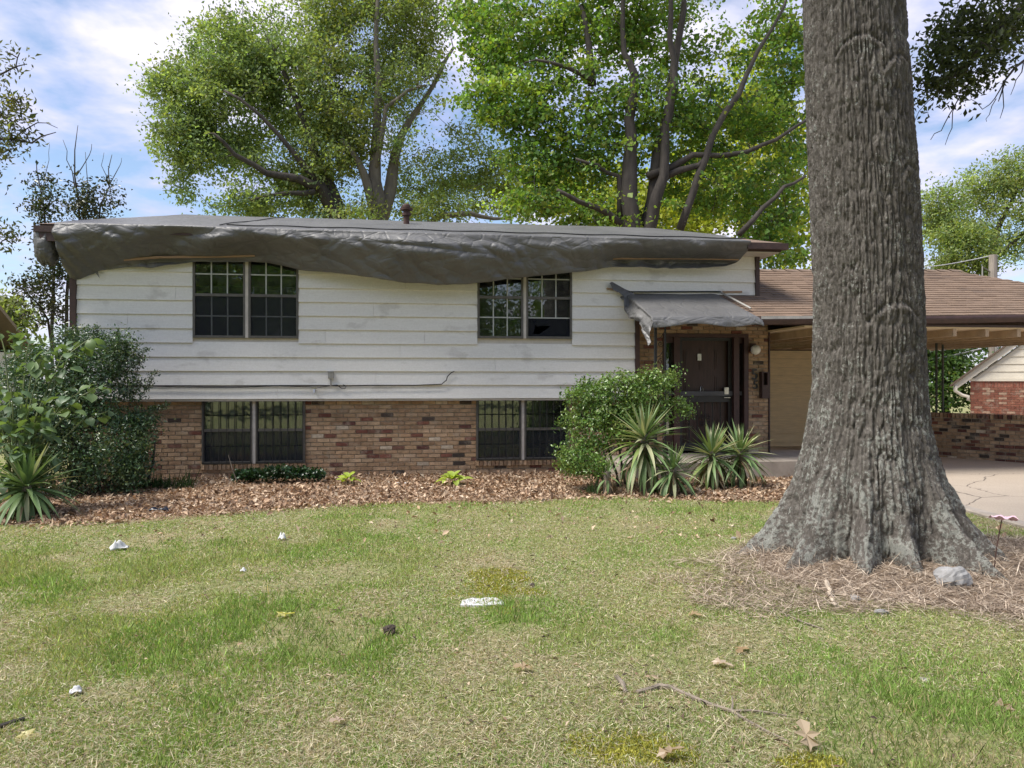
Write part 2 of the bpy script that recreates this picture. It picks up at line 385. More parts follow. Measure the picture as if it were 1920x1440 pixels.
mb = MB().box(UR2, UR2+.07, -.055, .03, SZ0+8*SE-.03, ZTOP); ob('corner_board', mb.me('corner_board', M_TRIM), house)
mb = MB().box(0.095, UR, -.012, .09, SZ0-.045, SZ0-.014); ob('drip_board', mb.me('drip_board', M_MULL), house)

# bricks
BP, BL = .0688, .204
brick_meshes = []
for q in range(6):
    j = lambda s=.0025: random.uniform(-s, s)
    x, y, z, b = .5, .5, .5, .03
    V = []
    for sx in (-1, 1):
        for sz in (-1, 1):
            V.append((sx*(.5-.012)+j(.008), -.02+j(.03), sz*(.5-.05)+j(.03)))
    for sx in (-1, 1):
        for sz in (-1, 1):
            V.append((sx*.5+j(.006), .12, sz*.5+j(.03)))
    for sx in (-1, 1):
        for sz in (-1, 1):
            V.append((sx*.5, 1., sz*.5))
    def ring(a, b): return [(a+0, a+1, b+1, b+0), (a+1, a+3, b+3, b+1), (a+3, a+2, b+2, b+3), (a+2, a+0, b+0, b+2)]
    brick_meshes.append(mk('brick', V, [(0, 2, 3, 1)]+ring(0, 4)+ring(4, 8), M_BRICK))
PAL = {'tan': [(.36, .24, .145), (.40, .275, .175), (.31, .20, .12), (.37, .25, .15), (.43, .305, .195)],
       'red': [(.15, .055, .038), (.19, .075, .05), (.115, .045, .035), (.17, .085, .06)], 'dark': [(.05, .037, .030), (.07, .05, .04)], 'pale': [(.5, .42, .32)]}
def brick_color(wt):
    k = random.choices(list(wt), list(wt.values()))[0]; c = random.choice(PAL[k]); s = random.uniform(.85, 1.15)
    return tuple(min(1, t*s) for t in c)
WT = {'tan': .83, 'red': .11, 'dark': .035, 'pale': .025}
def brick_rows(u0, u1, z0, z1, holes, v, pitch=BP, length=BL, wt=WT):
    res = []; r = 0; z = z1-pitch
    while z+pitch > z0:
        iv = [(u0, u1)]
        for h in holes:
            if z+pitch*.6 > h[2] and z+pitch*.4 < h[3]:
                iv = [s for a, b in iv for s in ((a, min(b, h[0])), (max(a, h[1]), b)) if s[1]-s[0] > .015]
        off = (length/2 if r % 2 else 0)+random.uniform(-.015, .015)
        for a, b in iv:
            n0 = math.floor((a-off)/length)
            u = off+n0*length
            while u < b:
                s, e = max(a, u), min(b, u+length)
                if e-s > .035: res.append((s+.005, e-.005, z+.005, z+pitch-.005, v, brick_color(wt)))
                u += length
        z -= pitch; r += 1
    return res
def place_brick(t, parent, depth=.07):
    s, e, a, b, v, c = t
    o = ob('brick', random.choice(brick_meshes), parent, ((s+e)/2, v-random.uniform(0, .004), (a+b)/2), (0, random.uniform(-.006, .006), 0), (e-s, depth, b-a))
    o.color = (*c, 1); return o
def join_bricks(ts, name, parent, **k):
    m = MB()
    for s, e, a, b, v, c in ts:
        d = random.uniform(0, .004); j = lambda: random.uniform(-.0015, .0015)
        V = [(s+.003+j(), v-d, a+.003+j()), (e-.003+j(), v-d, a+.003+j()), (e-.003+j(), v-d, b-.003+j()), (s+.003+j(), v-d, b-.003+j()),
             (s, v+.012, a), (e, v+.012, a), (e, v+.012, b), (s, v+.012, b)]
        m.add(V, [(0, 1, 2, 3), (0, 4, 5, 1), (1, 5, 6, 2), (2, 6, 7, 3), (3, 7, 4, 0)], c)
    return ob(name, m.me(name, M_BRICKA, col=True), parent, kind='stuff', **k)
sillL = (wLL[0]-.02, wLL[1]+.02, wLL[2]-.098, wLL[2]); sillR = (wLR[0]-.02, wLR[1]+.02, wLR[2]-.098, wLR[2])
lower = brick_rows(0.0, UR, -.15, SZ0-.045, [wLL, wLR, sillL, sillR], VB)
# entrance: brick around the door, set back under the porch roof
VE = .22
uD0, uD1 = hu(1243, VE), hu(1403, VE); uE0, uE1 = UR-.2, hu(1441, VE); zD1 = hp(1320, 626, VE)[1]
entry = brick_rows(uE0, uE1, .2, 3.05, [(uD0, uD1, .0, zD1)], VE)
vis = sorted(lower, key=lambda t: (not (hu(255, VB) < t[0] < hu(1075, VB) and t[2] > .02), abs((t[0]+t[1])/2-hu(720, VB))))
for t in vis[:300]: place_brick(t, house)
join_bricks(vis[300:], 'brickwork', house); join_bricks(entry, 'brickwork', house)
mb = MB(); cells(mb, uE0, uE1-.003, -.1, 3.05, VE+.012, VE+.3, [(uD0, uD1, -.2, zD1)]); ob('mortar_backing', mb.me('mortar', M_MORTAR), house)
for sl in (sillL, sillR):      # rowlock sills
    n = int((sl[1]-sl[0])/.066)
    for i in range(n):
        u = sl[0]+(i+.5)*(sl[1]-sl[0])/n
        o = ob('sill_brick', brick_meshes[i % 6], house, (u, VB-.028-random.uniform(0, .004), (sl[2]+sl[3])/2), None, (.058, .12, .088)); o.color = (*brick_color({'tan': 1}), 1)

# windows
def pane_box(u0, u1, z0, z1, v, m=M_GLASS, name='pane', parent=None):
    return ob(name, MB().box(u0, u1, v, v+.004, z0, z1).me(name, m), parent)
def bar(u0, u1, z0, z1, v0, v1, m, name, parent): return ob(name, MB().box(u0, u1, v0, v1, z0, z1).me(name, m), parent)
def hung_unit(win, u0, u1, z0, z1, zm, v, screen=True, broken=False, cols=3):
    t = .035
    bar(u0, u0+t, z0, z1, v-.03, v+.05, M_ALU, 'side_rail', win); bar(u1-t, u1, z0, z1, v-.03, v+.05, M_ALU, 'side_rail', win)
    bar(u0+t, u1-t, z0, z0+.04, v-.034, v+.05, M_ALU, 'bottom_rail', win); bar(u0+t, u1-t, z1-.04, z1, v-.03, v+.05, M_ALU, 'top_rail', win)
    bar(u0+t, u1-t, zm-.022, zm+.022, v-.026, v+.05, M_ALU, 'meeting_rail', win)
    a, b = u0+t, u1-t
    for (c, d, vv, low) in ((z0+.04, zm-.022, v+.012, True), (zm+.022, z1-.04, v-.005, False)):
        cm = (c+d)/2
        rows = [(c, cm), (cm, d)]
        if cols > 1: bar(a, b, cm-.010, cm+.010, vv-.008, vv+.014, M_MUNT, 'muntin', win)
        for i in range(1, cols):
            u = a+(b-a)*i/cols
            if broken and low: bar(u-.010, u+.010, cm+.010, d, vv-.006, vv+.012, M_MUNT, 'muntin', win)
            else:
                bar(u-.010, u+.010, c, cm-.010, vv-.006, vv+.012, M_MUNT, 'muntin', win); bar(u-.010, u+.010, cm+.010, d, vv-.006, vv+.012, M_MUNT, 'muntin', win)
        for ri, (e, f) in enumerate(rows):
            for i in range(cols):
                p0, p1 = a+(b-a)*i/cols, a+(b-a)*(i+1)/cols
                if broken and low and ri == 0:
                    continue
                pane_box(p0+.009, p1-.009, e+.009 if ri else e, f if ri else f-.009, vv+.002, parent=win)
    if broken:                         # cracked sheet with a jagged hole
        c, d = z0+.04, (z0+.04+zm-.022)/2-.01
        hole = [(.16, .35), (.20, .97), (.24, .52), (.32, .62), (.55, .58), (.40, .33), (.27, .12), (.13, .14)]
        V = []; n = len(hole)
        def edge(x, y):
            dx, dy = x-.28, y-.42; s = 1e9
            for lim, dd, o in ((1, dx, .28), (0, dx, .28), (1, dy, .42), (0, dy, .42)):
                if abs(dd) > 1e-6 and (lim-o)/dd > 0: s = min(s, (lim-o)/dd)
            return .28+dx*s, .42+dy*s
        H = [(x, y) for x, y in hole]; E = [edge(*h) for h in hole]
        pts = H+E; V = [(a+(b-a)*x, v+.014, c+(d-c)*y) for x, y in pts]+[(a, v+.014, c), (b, v+.014, c), (b, v+.014, d), (a, v+.014, d)]
        Fc = [(i, (i+1) % n, n+(i+1) % n, n+i) for i in range(n)]
        cs = [(0, 0), (1, 0), (1, 1), (0, 1)]
        for i in range(n):
            for qi, q in enumerate(cs):
                e1, e2 = E[i], E[(i+1) % n]
                if e1 != e2 and ((abs(e1[0]-q[0]) < 1e-6 and abs(e2[1]-q[1]) < 1e-6) or (abs(e1[1]-q[1]) < 1e-6 and abs(e2[0]-q[0]) < 1e-6)): Fc.append((n+i, n+(i+1) % n, 2*n+qi))
        ob('broken_pane', mk('broken_pane', V, Fc, M_SCREEN), win, label='broken lower pane with a jagged hole')
    if screen:
        ob('insect_screen', mk('insect_screen', [(a, v-.012, z0+.04), (b, v-.012, z0+.04), (b, v-.012, zm-.02), (a, v-.012, zm-.02)], [(0, 1, 2, 3)], M_SCREEN), win)
def double_window(rect, v, zmf, mull, bars=False, screens=(True, True), broken=(False, False), label=None):
    u0, u1, z0, z1 = rect
    win = ob('window', MB().box(mull-.023, mull+.023, v-.035, v+.06, z0, z1).me('window', M_MULL), house, label=label)
    zm = z0+(z1-z0)*zmf
    for i, (a, b) in enumerate(((u0, mull-.023), (mull+.023, u1))):
        hung_unit(win, a, b, z0, z1, zm, v, screens[i], broken[i], 1 if bars else 3)
        if bars:
            n = 6
            for q in range(n+1):
                u = a+.03+(b-a-.06)*q/n
                ob('security_bar', MB().tube([(u, v-.055, z0+.01), (u, v-.055, z1-.012)], .0075, 5).me('security_bar', M_IRON), win)
            for z in (z0+.02, z1-.03): ob('security_rail', MB().box(a+.01, b-.01, v-.062, v-.048, z-.008, z+.008).me('security_rail', M_IRON), win)
    return win
double_window(wUL, 0.0, .50, hu(463.5), False, (True, True), label='upper window of two six-over-six sashes')
double_window(wUR, 0.0, .515, hu(983.5), False, (False, False), (False, True), label='upper window with a broken lower pane')
double_window(wLL, VB, .52, hu(477, VB), True, label='ground floor window behind vertical iron bars')
double_window(wLR, VB, .50, hu(980, VB), True, label='ground floor window behind vertical iron bars, torn shade inside')
def curtain(u0, u1, z0, z1, v, amp=.03, wl=.11, m=M_CURT):
    n = 40; V = []
    for i in range(n+1):
        u = u0+(u1-u0)*i/n; w = v+amp*math.sin(u/wl*6.28)+amp*.4*math.sin(u/wl*2.3)
        V += [(u, w, z0), (u, w*1.0, z1)]
    ob('curtain', mk('curtain', V, [(2*i, 2*i+2, 2*i+3, 2*i+1) for i in range(n)], m), house)
curtain(wLL[0]+.02, wLL[1]-.02, wLL[2]+.45, wLL[3], VB+.26); curtain(wLR[0]+.02, wLR[1]-.3, wLR[2]+.4, wLR[3], VB+.26)
curtain(wLL[0]+.02, wLL[1]-.02, wLL[2]-.05, wLL[2]+.42, VB+.42, m=M_DARKROOM)  # lower drape reuses the shade-dark room colour
# crumpled white shade showing at the bottom of the barred window by the shrub
a = hu(1018, VB+.2); V = [(a, VB+.2, wLR[2]+.02), (a+.18, VB+.2, wLR[2]+.02), (a+.19, VB+.22, wLR[2]+.20), (a+.13, VB+.21, wLR[2]+.27), (a+.05, VB+.19, wLR[2]+.17)]
ob('torn_shade', mk('torn_shade', V, [(0, 1, 2, 3, 4)], M_GLOBE), house)

# cables, junction box and spigot on the siding
def hpt(px, py, v): u, z = hp(px, py, v); return (u, v, z)
pts = [hpt(x, y, -.060) for x, y in ((236, 724), (330, 723), (420, 724.5), (500, 723), (600, 722.5), (640, 724), (700, 722.5), (780, 722.5), (828, 720.5), (837, 713), (839, 706), (846, 699), (852, 696))]
ob('cable', MB().tube(pts, .0085, 5).me('cable', M_CABLE), house)
pts = [hpt(x, y, -.066) for x, y in ((240, 722), (330, 725.5), (430, 727), (520, 723.5), (600, 726), (632, 722), (640, 728), (647, 729), (649, 724), (643, 721.5))]
ob('cable', MB().tube(pts, .007, 5).me('cable', M_CABLE), house)
u, z = hp(621, 703, 0); mb = MB().box(u-.042, u+.042, -.095, -.02, z-.06, z+.055); mb.box(u-.047, u+.047, -.10, -.09, z+.04, z+.062); mb.tube([(u, -.07, z-.06), (u, -.07, z-.19)], .012)
ob('junction_box', mb.me('junction_box', M_GREYM), house)
u, z = hp(591, 731, 0); mb = MB().tube([(u, -.02, z), (u, -.11, z), (u, -.12, z-.05)], .017, 8); mb.tube([(u-.045, -.105, z+.035), (u+.045, -.105, z+.035)], .012); mb.tube([(u, -.105, z-.01), (u, -.105, z+.035)], .008)
ob('spigot', mb.me('spigot', M_SILVER), house)

# hip roof, fascia, soffit
EU0, EU1, EV, EZ, RW, RS = -.27, 11.63, -.5, 3.95, 3.0, .27
WU = 1.15
T1R = hu(1400, -.55)
zr = EZ+RW*RS
A = [(EU0, EV, EZ), (EU1, EV, EZ), (EU1, EV+2*RW, EZ), (EU0, EV+2*RW, EZ), (EU0+WU, EV+RW, zr), (EU1-WU, EV+RW, zr)]
lo = [(x, y, z-.03) for x, y, z in A]
def shingle_mat():
    m, n, p = newmat('brown_asphalt_shingle'); v = coords(n, 'World')
    n.links.new(mixc(n, .55, node(n, 'ShaderNodeAttribute', attribute_name='col').outputs['Color'], ramp(n, noise(n, v, 60, 4, .7), [(.3, (.075, .05, .035)), (.7, (.30, .205, .14))])), p.inputs['Base Color'])
    p.inputs['Roughness'].default_value = .95; bump(n, p, noise(n, v, 80, 4, .7), .5, .006); return m
M_SHING = shingle_mat()
roof = ob('roof', mk('roof', A+lo, [(0, 1, 5, 4), (1, 2, 5), (2, 3, 4, 5), (3, 0, 4), (6, 10, 11, 7), (7, 11, 8), (8, 11, 10, 9), (9, 10, 6)], M_SHING, col=np.tile((.15, .105, .08), (12, 1))), house)
mb = MB().box(EU0+.02, EU1-.02, EV+.02, EV+.045, EZ-.15, EZ-.035); mb.box(EU1-.045, EU1-.02, EV+.045, 5.4, EZ-.15, EZ-.035); mb.box(EU0+.02, EU0+.045, EV+.045, 5.4, EZ-.15, EZ-.035)
ob('fascia', mb.me('fascia', M_TRIM), roof)
mb = MB().box(EU0-.03, EU1+.05, EV-.035, EV+.018, EZ-.125, EZ-.03); mb.box(T1R, EU1+.05, EV-.10, EV-.036, EZ-.125, EZ-.02); ob('gutter', mb.me('gutter', M_TRIM), roof)
mb = MB().box(EU0+.045, EU1-.045, EV+.045, .012, EZ-.165, EZ-.15); mb.box(UR2, EU1-.045, .012, 5.3, EZ-.165, EZ-.15); mb.box(EU0+.045, 0, .012, 5.3, EZ-.165, EZ-.15)
ob('soffit', mb.me('soffit', M_TRIMW), roof)
vp = hp(762, 415, 1.5); pu, pz = vp
prof = [(.055, -.35), (.055, .05), (.085, .055), (.085, .10), (.062, .105), (.062, .15), (.11, .155), (.115, .20), (.075, .21), (.07, .25), (.05, .27)]
ob('vent_pipe', MB().lathe(prof, (pu, 1.5, pz+.05), 12).me('vent_pipe', M_RUST), roof)

# ---------------------------------------------------------------- door, porch, stoop
VD = VE+.16
zF = .30
du = lambda px: hu(px, VD)
mb = MB().box(uD0, uD0+.05, VE-.015, VD+.06, zF, zD1); mb.box(uD1-.08, uD1, VE-.015, VD+.06, zF, zD1); mb.box(uD0+.05, uD1-.08, VE-.015, VD+.06, zD1-.06, zD1)
s0, s1 = du(1259), du(1270); s2, s3 = du(1370), du(1380)
mb.box(s0, s1, VE+.02, VD+.05, zF, zD1-.06); mb.box(s2, s3, VE+.02, VD+.05, zF, zD1-.06)
for a, b in ((uD0+.05, s0), (s3, uD1-.08)): mb.box(a, b, VE+.06, VD+.05, zF, zF+.32); mb.box(a, b, VE+.06, VD+.05, zD1-.16, zD1-.06)
ent = ob('entrance', mb.me('door_frame', M_FRAME), house, label='dark maroon door frame with two narrow sidelights')
for a, b in ((uD0+.05, s0), (s3, uD1-.08)):
    ob('sidelight', MB().box(a, b, VD, VD+.005, zF+.32, zD1-.16).me('sidelight', M_GLASS), ent)
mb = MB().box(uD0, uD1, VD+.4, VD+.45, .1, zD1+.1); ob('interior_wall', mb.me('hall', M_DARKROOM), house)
# panelled door
d0, d1, dz0, dz1 = s1+.004, s2-.004, zF+.03, zD1-.066
door = ob('door', MB().box(d0, d1, VD+.03, VD+.075, dz0, dz1).me('door', M_DOOR), house, label='dark panelled front door behind a barred storm door')
dw, dh = d1-d0, dz1-dz0
for fx in (.13, .42, .71):
    for fz0, fz1 in ((.05, .30), (.36, .66), (.72, .90)):
        if fx == .42 and fz0 == .36: continue
        a, b, c, d = d0+dw*fx, d0+dw*(fx+.17), dz0+dh*fz0, dz0+dh*fz1
        mb = MB().box(a, b, VD+.021, VD+.03, c, d); mb.box(a+.03, b-.03, VD+.014, VD+.021, c+.03, d-.03); ob('door_panel', mb.me('door_panel', M_DOOR), door)
kx, kz = d0+dw*.46, dz0+dh*.52
mb = MB(); n = 20
for q in range(n):
    a0, a1 = 2*math.pi*q/n, 2*math.pi*(q+1)/n
    mb.tube([(kx+.028*math.cos(a0), VD+.012, kz+.105*math.sin(a0)), (kx+.028*math.cos(a1), VD+.012, kz+.105*math.sin(a1))], .005, 4)
for t in (-.05, 0, .05): mb.tube([(kx-.014, VD+.012, kz+t-.02), (kx+.014, VD+.012, kz+t+.02)], .004, 4)
ob('knocker', mb.me('knocker', M_SILVER), door)
ob('door_viewer', MB().box(kx-.08, kx-.01, VD+.008, VD+.02, dz0+dh*.80, dz0+dh*.86).me('door_viewer', M_SILVER), door)
# storm door of black iron
vs = VD-.035
st = ob('storm_door', MB().box(d0-.01, d0+.06, vs-.012, vs+.012, dz0, dz1+.02).box(d1-.06, d1+.01, vs-.012, vs+.012, dz0, dz1+.02).box(d0+.06, d1-.06, vs-.012, vs+.012, dz1-.05, dz1+.02)
        .box(d0+.06, d1-.06, vs-.012, vs+.012, dz0, dz0+.14).box(d0+.06, d1-.06, vs-.012, vs+.012, dz0+dh*.43, dz0+dh*.50).me('storm_door', M_IRON), house)
for q in range(1, 6):
    u = d0+.06+(dw-.12)*q/6; ob('security_bar', MB().tube([(u, vs, dz0+.14), (u, vs, dz0+dh*.43)], .009, 5).me('bar', M_IRON), st)
def scroll(cu, cv, cz, r, turns=1.4, sx=1, sz=1, w=.006):
    pts = []
    for i in range(22):
        t = i/21; an = t*turns*2*math.pi; rr = r*(1-.8*t); pts.append((cu+sx*rr*math.cos(an), cv, cz+sz*rr*math.sin(an)))
    return MB().tube(pts, w, 4)
for sx in (-1, 1):
    for sz in (-1, 1): ob('scroll', scroll((d0+d1)/2+sx*.055, vs-.004, dz0+dh*.27+sz*.055, .05, sx=-sx, sz=sz).me('scroll', M_IRON), st)
mb = MB().box(d1-.15, d1-.07, vs-.05, vs-.012, dz0+dh*.50, dz0+dh*.56); ob('lock_box', mb.me('lock_box', M_SILVER), st)
ob('handle', MB().tube([(d1-.16, vs-.06, dz0+dh*.47), (d1-.05, vs-.06, dz0+dh*.47), (d1-.03, vs-.02, dz0+dh*.47)], .010, 6).me('handle', M_SILVER), st)
# porch light, numbers, letter box
lu, lz = hp(1416, 656, VE-.08)
mb = MB(); prof = [(.005, -.088)]+[(.088*math.cos(t), .088*math.sin(t)) for t in np.linspace(-1.45, 1.45, 9)]+[(.005, .088)]
gl = ob('porch_light', mb.lathe(prof, (lu, VE-.10, lz), 14).me('globe', M_GLOBE, True), house)
ob('mount', MB().box(lu-.075, lu+.03, VE-.045, VE-.005, lz-.03, lz+.12).me('mount', M_FRAME), gl)
for ch, px, py, sz, rot in (('5', 1415, 703, .27, 0), ('5', 1416.5, 722, .22, .06)):
    tcv = bpy.data.curves.new('number', 'FONT'); tcv.body = ch; tcv.size = sz; tcv.extrude = .008; tcv.offset = .002; tcv.align_x = 'CENTER'; tcv.align_y = 'CENTER'; tcv.materials.append(M_IRON)
    u, z = hp(px, py, VE-.02); tmp = ob('digit', tcv); bpy.context.view_layer.update()
    dme = bpy.data.meshes.new_from_object(tmp.evaluated_get(bpy.context.evaluated_depsgraph_get())); bpy.data.objects.remove(tmp)
    ob('house_number', dme, house, (u, VE-.02, z), (R(90), rot, 0))
mu0, mu1 = hu(1428, VE-.1), hu(1440, VE-.1); mz1, mz0 = hp(1434, 697, VE-.1)[1], hp(1434, 747, VE-.1)[1]
mb = MB().box(mu0, mu1, VE-.03, VE-.005, mz0, mz1); mb.box(mu0, mu0+.02, VE-.13, VE-.03, mz0, mz1); mb.box(mu1-.02, mu1, VE-.13, VE-.03, mz0, mz1); mb.box(mu0+.02, mu1-.02, VE-.13, VE-.03, mz0, mz0+.02); mb.box(mu0+.02, mu1-.02, VE-.13, VE-.03, mz1-.02, mz1)
mb.box(mu0+.02, mu1-.02, VE-.13, VE-.12, mz0+.02, mz0+.24)
ob('letter_box', mb.me('letter_box', M_TRIM), house)
# iron porch post with scrolls
PVF = -1.02
pu0 = hu(1229, PVF)
post = ob('porch_post', MB().box(pu0-.02, pu0+.02, PVF-.02, PVF+.02, .28, 2.45).me('porch_post', M_IRON), house)
ob('post_rail', MB().box(pu0+.15, pu0+.175, PVF-.012, PVF+.012, .28, 2.45).me('post_rail', M_IRON), post)
for k in range(7):
    z = .5+k*.28; ob('scroll', scroll(pu0+.085, PVF, z, .05, 1.3, 1, 1 if k % 2 else -1, .005).me('scroll', M_IRON), post)
    ob('scroll', MB().tube([(pu0+.02, PVF, z+.06), (pu0+.085, PVF, z+.10), (pu0+.15, PVF, z+.2)], .005, 4).me('scroll', M_IRON), post)
# stoop
su1 = hu(1500, -1.2)
mb = MB(); mb.box(UR-.6, su1+1.4, -1.2, VE+.5, -.1, .285); ob('stoop', mb.me('stoop', M_CONC), house)

# ---------------------------------------------------------------- porch and carport roof
CE_V, CE_Z, CS = -1.15, 2.63, .41
CU0, CU1, CRV = 9.22, 19.36, 1.71
crise = lambda u: .018*(u-11.2)
def croof(u, v): return CE_Z+CS*(v-CE_V)+crise(u)
zrid = CE_Z+CS*(CRV-CE_V)
LU = CU1-(CRV-CE_V)
def crz(u): return crise(u)
Vc = [(CU0, CE_V, croof(CU0, CE_V)), (CU1, CE_V, croof(CU1, CE_V)), (CU0, CRV, zrid+crz(CU0)), (LU, CRV, zrid+crz(LU)), (CU1, 2*CRV-CE_V, CE_Z+crz(CU1)), (CU0+2.3, 2*CRV-CE_V, CE_Z+crz(CU0))]
V2 = Vc+[(x, y, z-.10) for x, y, z in Vc]
croofo = ob('carport_roof', mk('carport_roof', V2, [(0, 1, 3, 2), (1, 4, 3), (2, 3, 4, 5), (6, 8, 9, 7), (7, 9, 10), (8, 11, 10, 9), (0, 6, 7, 1), (1, 7, 10, 4), (0, 2, 8, 6)], M_SHING, col=np.tile((.15, .105, .08), (12, 1))), house)
mb = MB(); rows = 22; sl = (CRV-CE_V)/rows
for r in range(rows):            # courses of shingle tabs
    v0 = CE_V-.03+r*sl
    uend = CU1-(r*sl) - .05
    u = CU0+.02
    if v0+sl > .03: u = max(u, UR2+.02)
    while u < uend-.05:
        w = random.choice((.15, .22, .3, .33)); e = min(u+w-.006, uend); c = random.uniform(.75, 1.3); t = random.uniform(.006, .016); cc = (.165*c, .112*c, .077*c)
        if random.random() < .04: cc = (.07, .05, .04)
        dz = lambda uu, vv: croof(uu, vv)
        V = [(u, v0, dz(u, v0)+t+.008), (e, v0, dz(e, v0)+t+.008), (e, v0+sl*1.05, dz(e, v0+sl*1.05)+.005), (u, v0+sl*1.05, dz(u, v0+sl*1.05)+.005), (u, v0, dz(u, v0)+.002), (e, v0, dz(e, v0)+.002)]
        mb.add(V, [(0, 1, 2, 3), (4, 5, 1, 0), (4, 0, 3), (1, 5, 2)], cc); u += w
ob('shingles', mb.me('shingles', M_SHING, col=True), croofo, kind='stuff')
# ridge and hip caps
mb = MB()
for u in np.arange(UR2+.05, LU, .28):
    c = random.uniform(.8, 1.3); mb.add([(u, CRV-.12, zrid+crz(u)-.02), (u+.29, CRV-.12, zrid+crz(u)-.035), (u+.29, CRV, zrid+crz(u)+.02), (u, CRV, zrid+crz(u)+.035), (u, CRV+.12, zrid+crz(u)-.02), (u+.29, CRV+.12, zrid+crz(u)-.035)], [(0, 1, 2, 3), (3, 2, 5, 4)], (.15*c, .11*c, .085*c))
ob('ridge_caps', mb.me('ridge_caps', M_SHING, col=True), croofo, kind='stuff')
g0 = hu(1424, CE_V-.1)
def gut(u0, u1, m, name, par):
    V = []; prof = [(-.10, .0), (-.115, -.03), (-.115, -.055), (-.075, -.12), (-.005, -.125), (-.005, .0), (-.012, 0), (-.012, -.115), (-.07, -.11), (-.103, -.05), (-.095, 0)]
    for u in np.linspace(u0, u1, 14):
        s = .008*math.sin(u*1.7)
        V += [(u, CE_V+dv, croof(u, CE_V)-.012+dz+s) for dv, dz in prof]
    k = len(prof); Fc = [(i*k+q, i*k+(q+1) % k, (i+1)*k+(q+1) % k, (i+1)*k+q) for i in range(13) for q in range(k)]+[tuple(range(k))]
    return ob(name, mk(name, V, Fc, m), par)
gut(g0, CU1+.05, M_TRIM, 'gutter', croofo)
mb = MB(); us = np.linspace(g0+.02, hu(1600, CE_V), 6)
mb.add([(u, CE_V-.118, croof(u, CE_V)-.004+d) for u in us for d in (0, -.045)], [(2*i, 2*i+1, 2*i+3, 2*i+2) for i in range(5)])
ob('gutter_strip', mb.me('gutter_strip', simple('bare_aluminium_edge', (.42, .40, .37), .45, .2, 10)), croofo)
mb = MB().box(g0-.02, CU1, CE_V+.02, CE_V+.07, CE_Z-.135, CE_Z-.10); ob('eave_beam', mb.me('eave_beam', M_TRIM), croofo)
# carport back wall of tan boards, ceiling and rafters
VW = 4.35; uw0 = hu(1405, VW); uw1 = hu(1640, VW); zb = hp(1480, 843, VW)[1]; zt = 2.45
wallb = ob('carport_wall', MB().box(uw0, uw1, VW+.012, VW+.15, -.1, zt+.05).me('carport_wall', M_TRIM), house)  # dark backing shows through the board gaps as painted shadow lines
ex = .199; k = 0; z = zb
while z < zt-.26:
    js = [uw0, uw1]
    if k in (10, 9, 6): js = [uw0, hu(1467 if k == 9 else 1540, VW), uw1]
    for a, b in zip(js, js[1:]): board(a+.001, b-.001, 0, wallb, M_TAN, VW, z, ex=ex-.022, name='wall_board', n=2)
    z += ex; k += 1
ob('wall_plate', MB().box(uw0, uw1, VW-.03, VW+.01, z+.02, zt).me('wall_plate', M_TANB), wallb)
ob('carport_ceiling', MB().box(uE1-.02, CU1-.2, CE_V+.08, VW+.2, zt+.02, zt+.05).me('carport_ceiling', simple('tan_ceiling_board', (.72, .58, .40), .7, .12, 4, .2)), house)
u = uE1+.25
while u < CU1-1:
    ob('rafter', MB().box(u, u+.065, CE_V+.08, VW-.02, zt-.11, zt+.018).me('rafter', M_TANB), house); u += .60
mb = MB().box(uE1-.25, uE1-.0, VE+.02, VW+.1, .0, 2.5); ob('side_wall', mb.me('side_wall', M_MORTAR), house)
mb = MB().box(uE1-.003, uE1+.022, VE-.02, VE+.05, .25, 2.55); ob('corner_trim', mb.me('corner_trim', M_TRIM), house)

# ---------------------------------------------------------------- TARPS
def grid_me(name, P, m, smooth=True):
    a, b = P.shape[:2]; i = np.arange(a*b).reshape(a, b)
    return mk(name, P.reshape(-1, 3), np.stack([i[:-1, :-1], i[:-1, 1:], i[1:, 1:], i[1:, :-1]], -1).reshape(-1, 4), m, smooth)
edge_px = [(98, 500), (112, 515), (130, 521), (150, 514), (172, 505), (190, 500), (230, 499), (280, 499), (340, 492), (365, 489), (420, 489), (470, 489), (500, 490), (530, 497), (560, 505), (620, 511), (700, 522), (760, 531), (820, 536), (870, 534), (920, 529), (980, 521), (1040, 515), (1075, 511), (1120, 504), (1150, 500), (1200, 501), (1260, 503), (1320, 502), (1365, 498), (1385, 491), (1405, 474)]
eu = np.array([hp(x, y, -.25)[0] for x, y in edge_px]); ez = np.array([hp(x, y, -.25)[1] for x, y in edge_px])
T0, T1 = hu(103, -.55), hu(1404, -.55)
NU = 460; us = np.linspace(T0, T1, NU)
zbot = np.interp(us, eu, ez)+.02*(fbm(us*3.5, us*0, 0, 44, 4)-.5)
sagc = sstep(hu(500), hu(700), us)*sstep(hu(1150), hu(980), us)           # 1 where it hangs free
rowsA, rowsB = 12, 64
P = np.zeros((rowsA+rowsB, NU, 3))
vt = np.clip(np.minimum(EV+RW*(us-EU0-.08)/WU, EV+RW*(EU1-.14-us)/WU), EV+.02, EV+RW+.02)
for r in range(rowsA):
    t = r/rowsA; v = vt+(EV-.06-vt)*t
    z = EZ+RS*(v-EV)+.02+.012*(fbm(us*1.1, v*2.0, 0, 5, 3)-.5)+.010*np.abs(vnoise(us*3+v*2, v*.6, 0, 6)-.5)
    P[r] = np.stack([us, v, z], -1)
tt = np.linspace(0, 1, rowsB)[:, None]; UU = np.broadcast_to(us, (rowsB, NU))
vb = -.16-.20*sagc; ztop = EZ-.03
drop = ztop-zbot
scal = (.5+.5*np.abs(np.sin(us*1.9+.6)))
vv = (EV-.125)+(vb-(EV-.125))*(tt**1.6) - .05*np.sin(math.pi*np.minimum(tt*1.15, 1))
zv = ztop-drop*tt
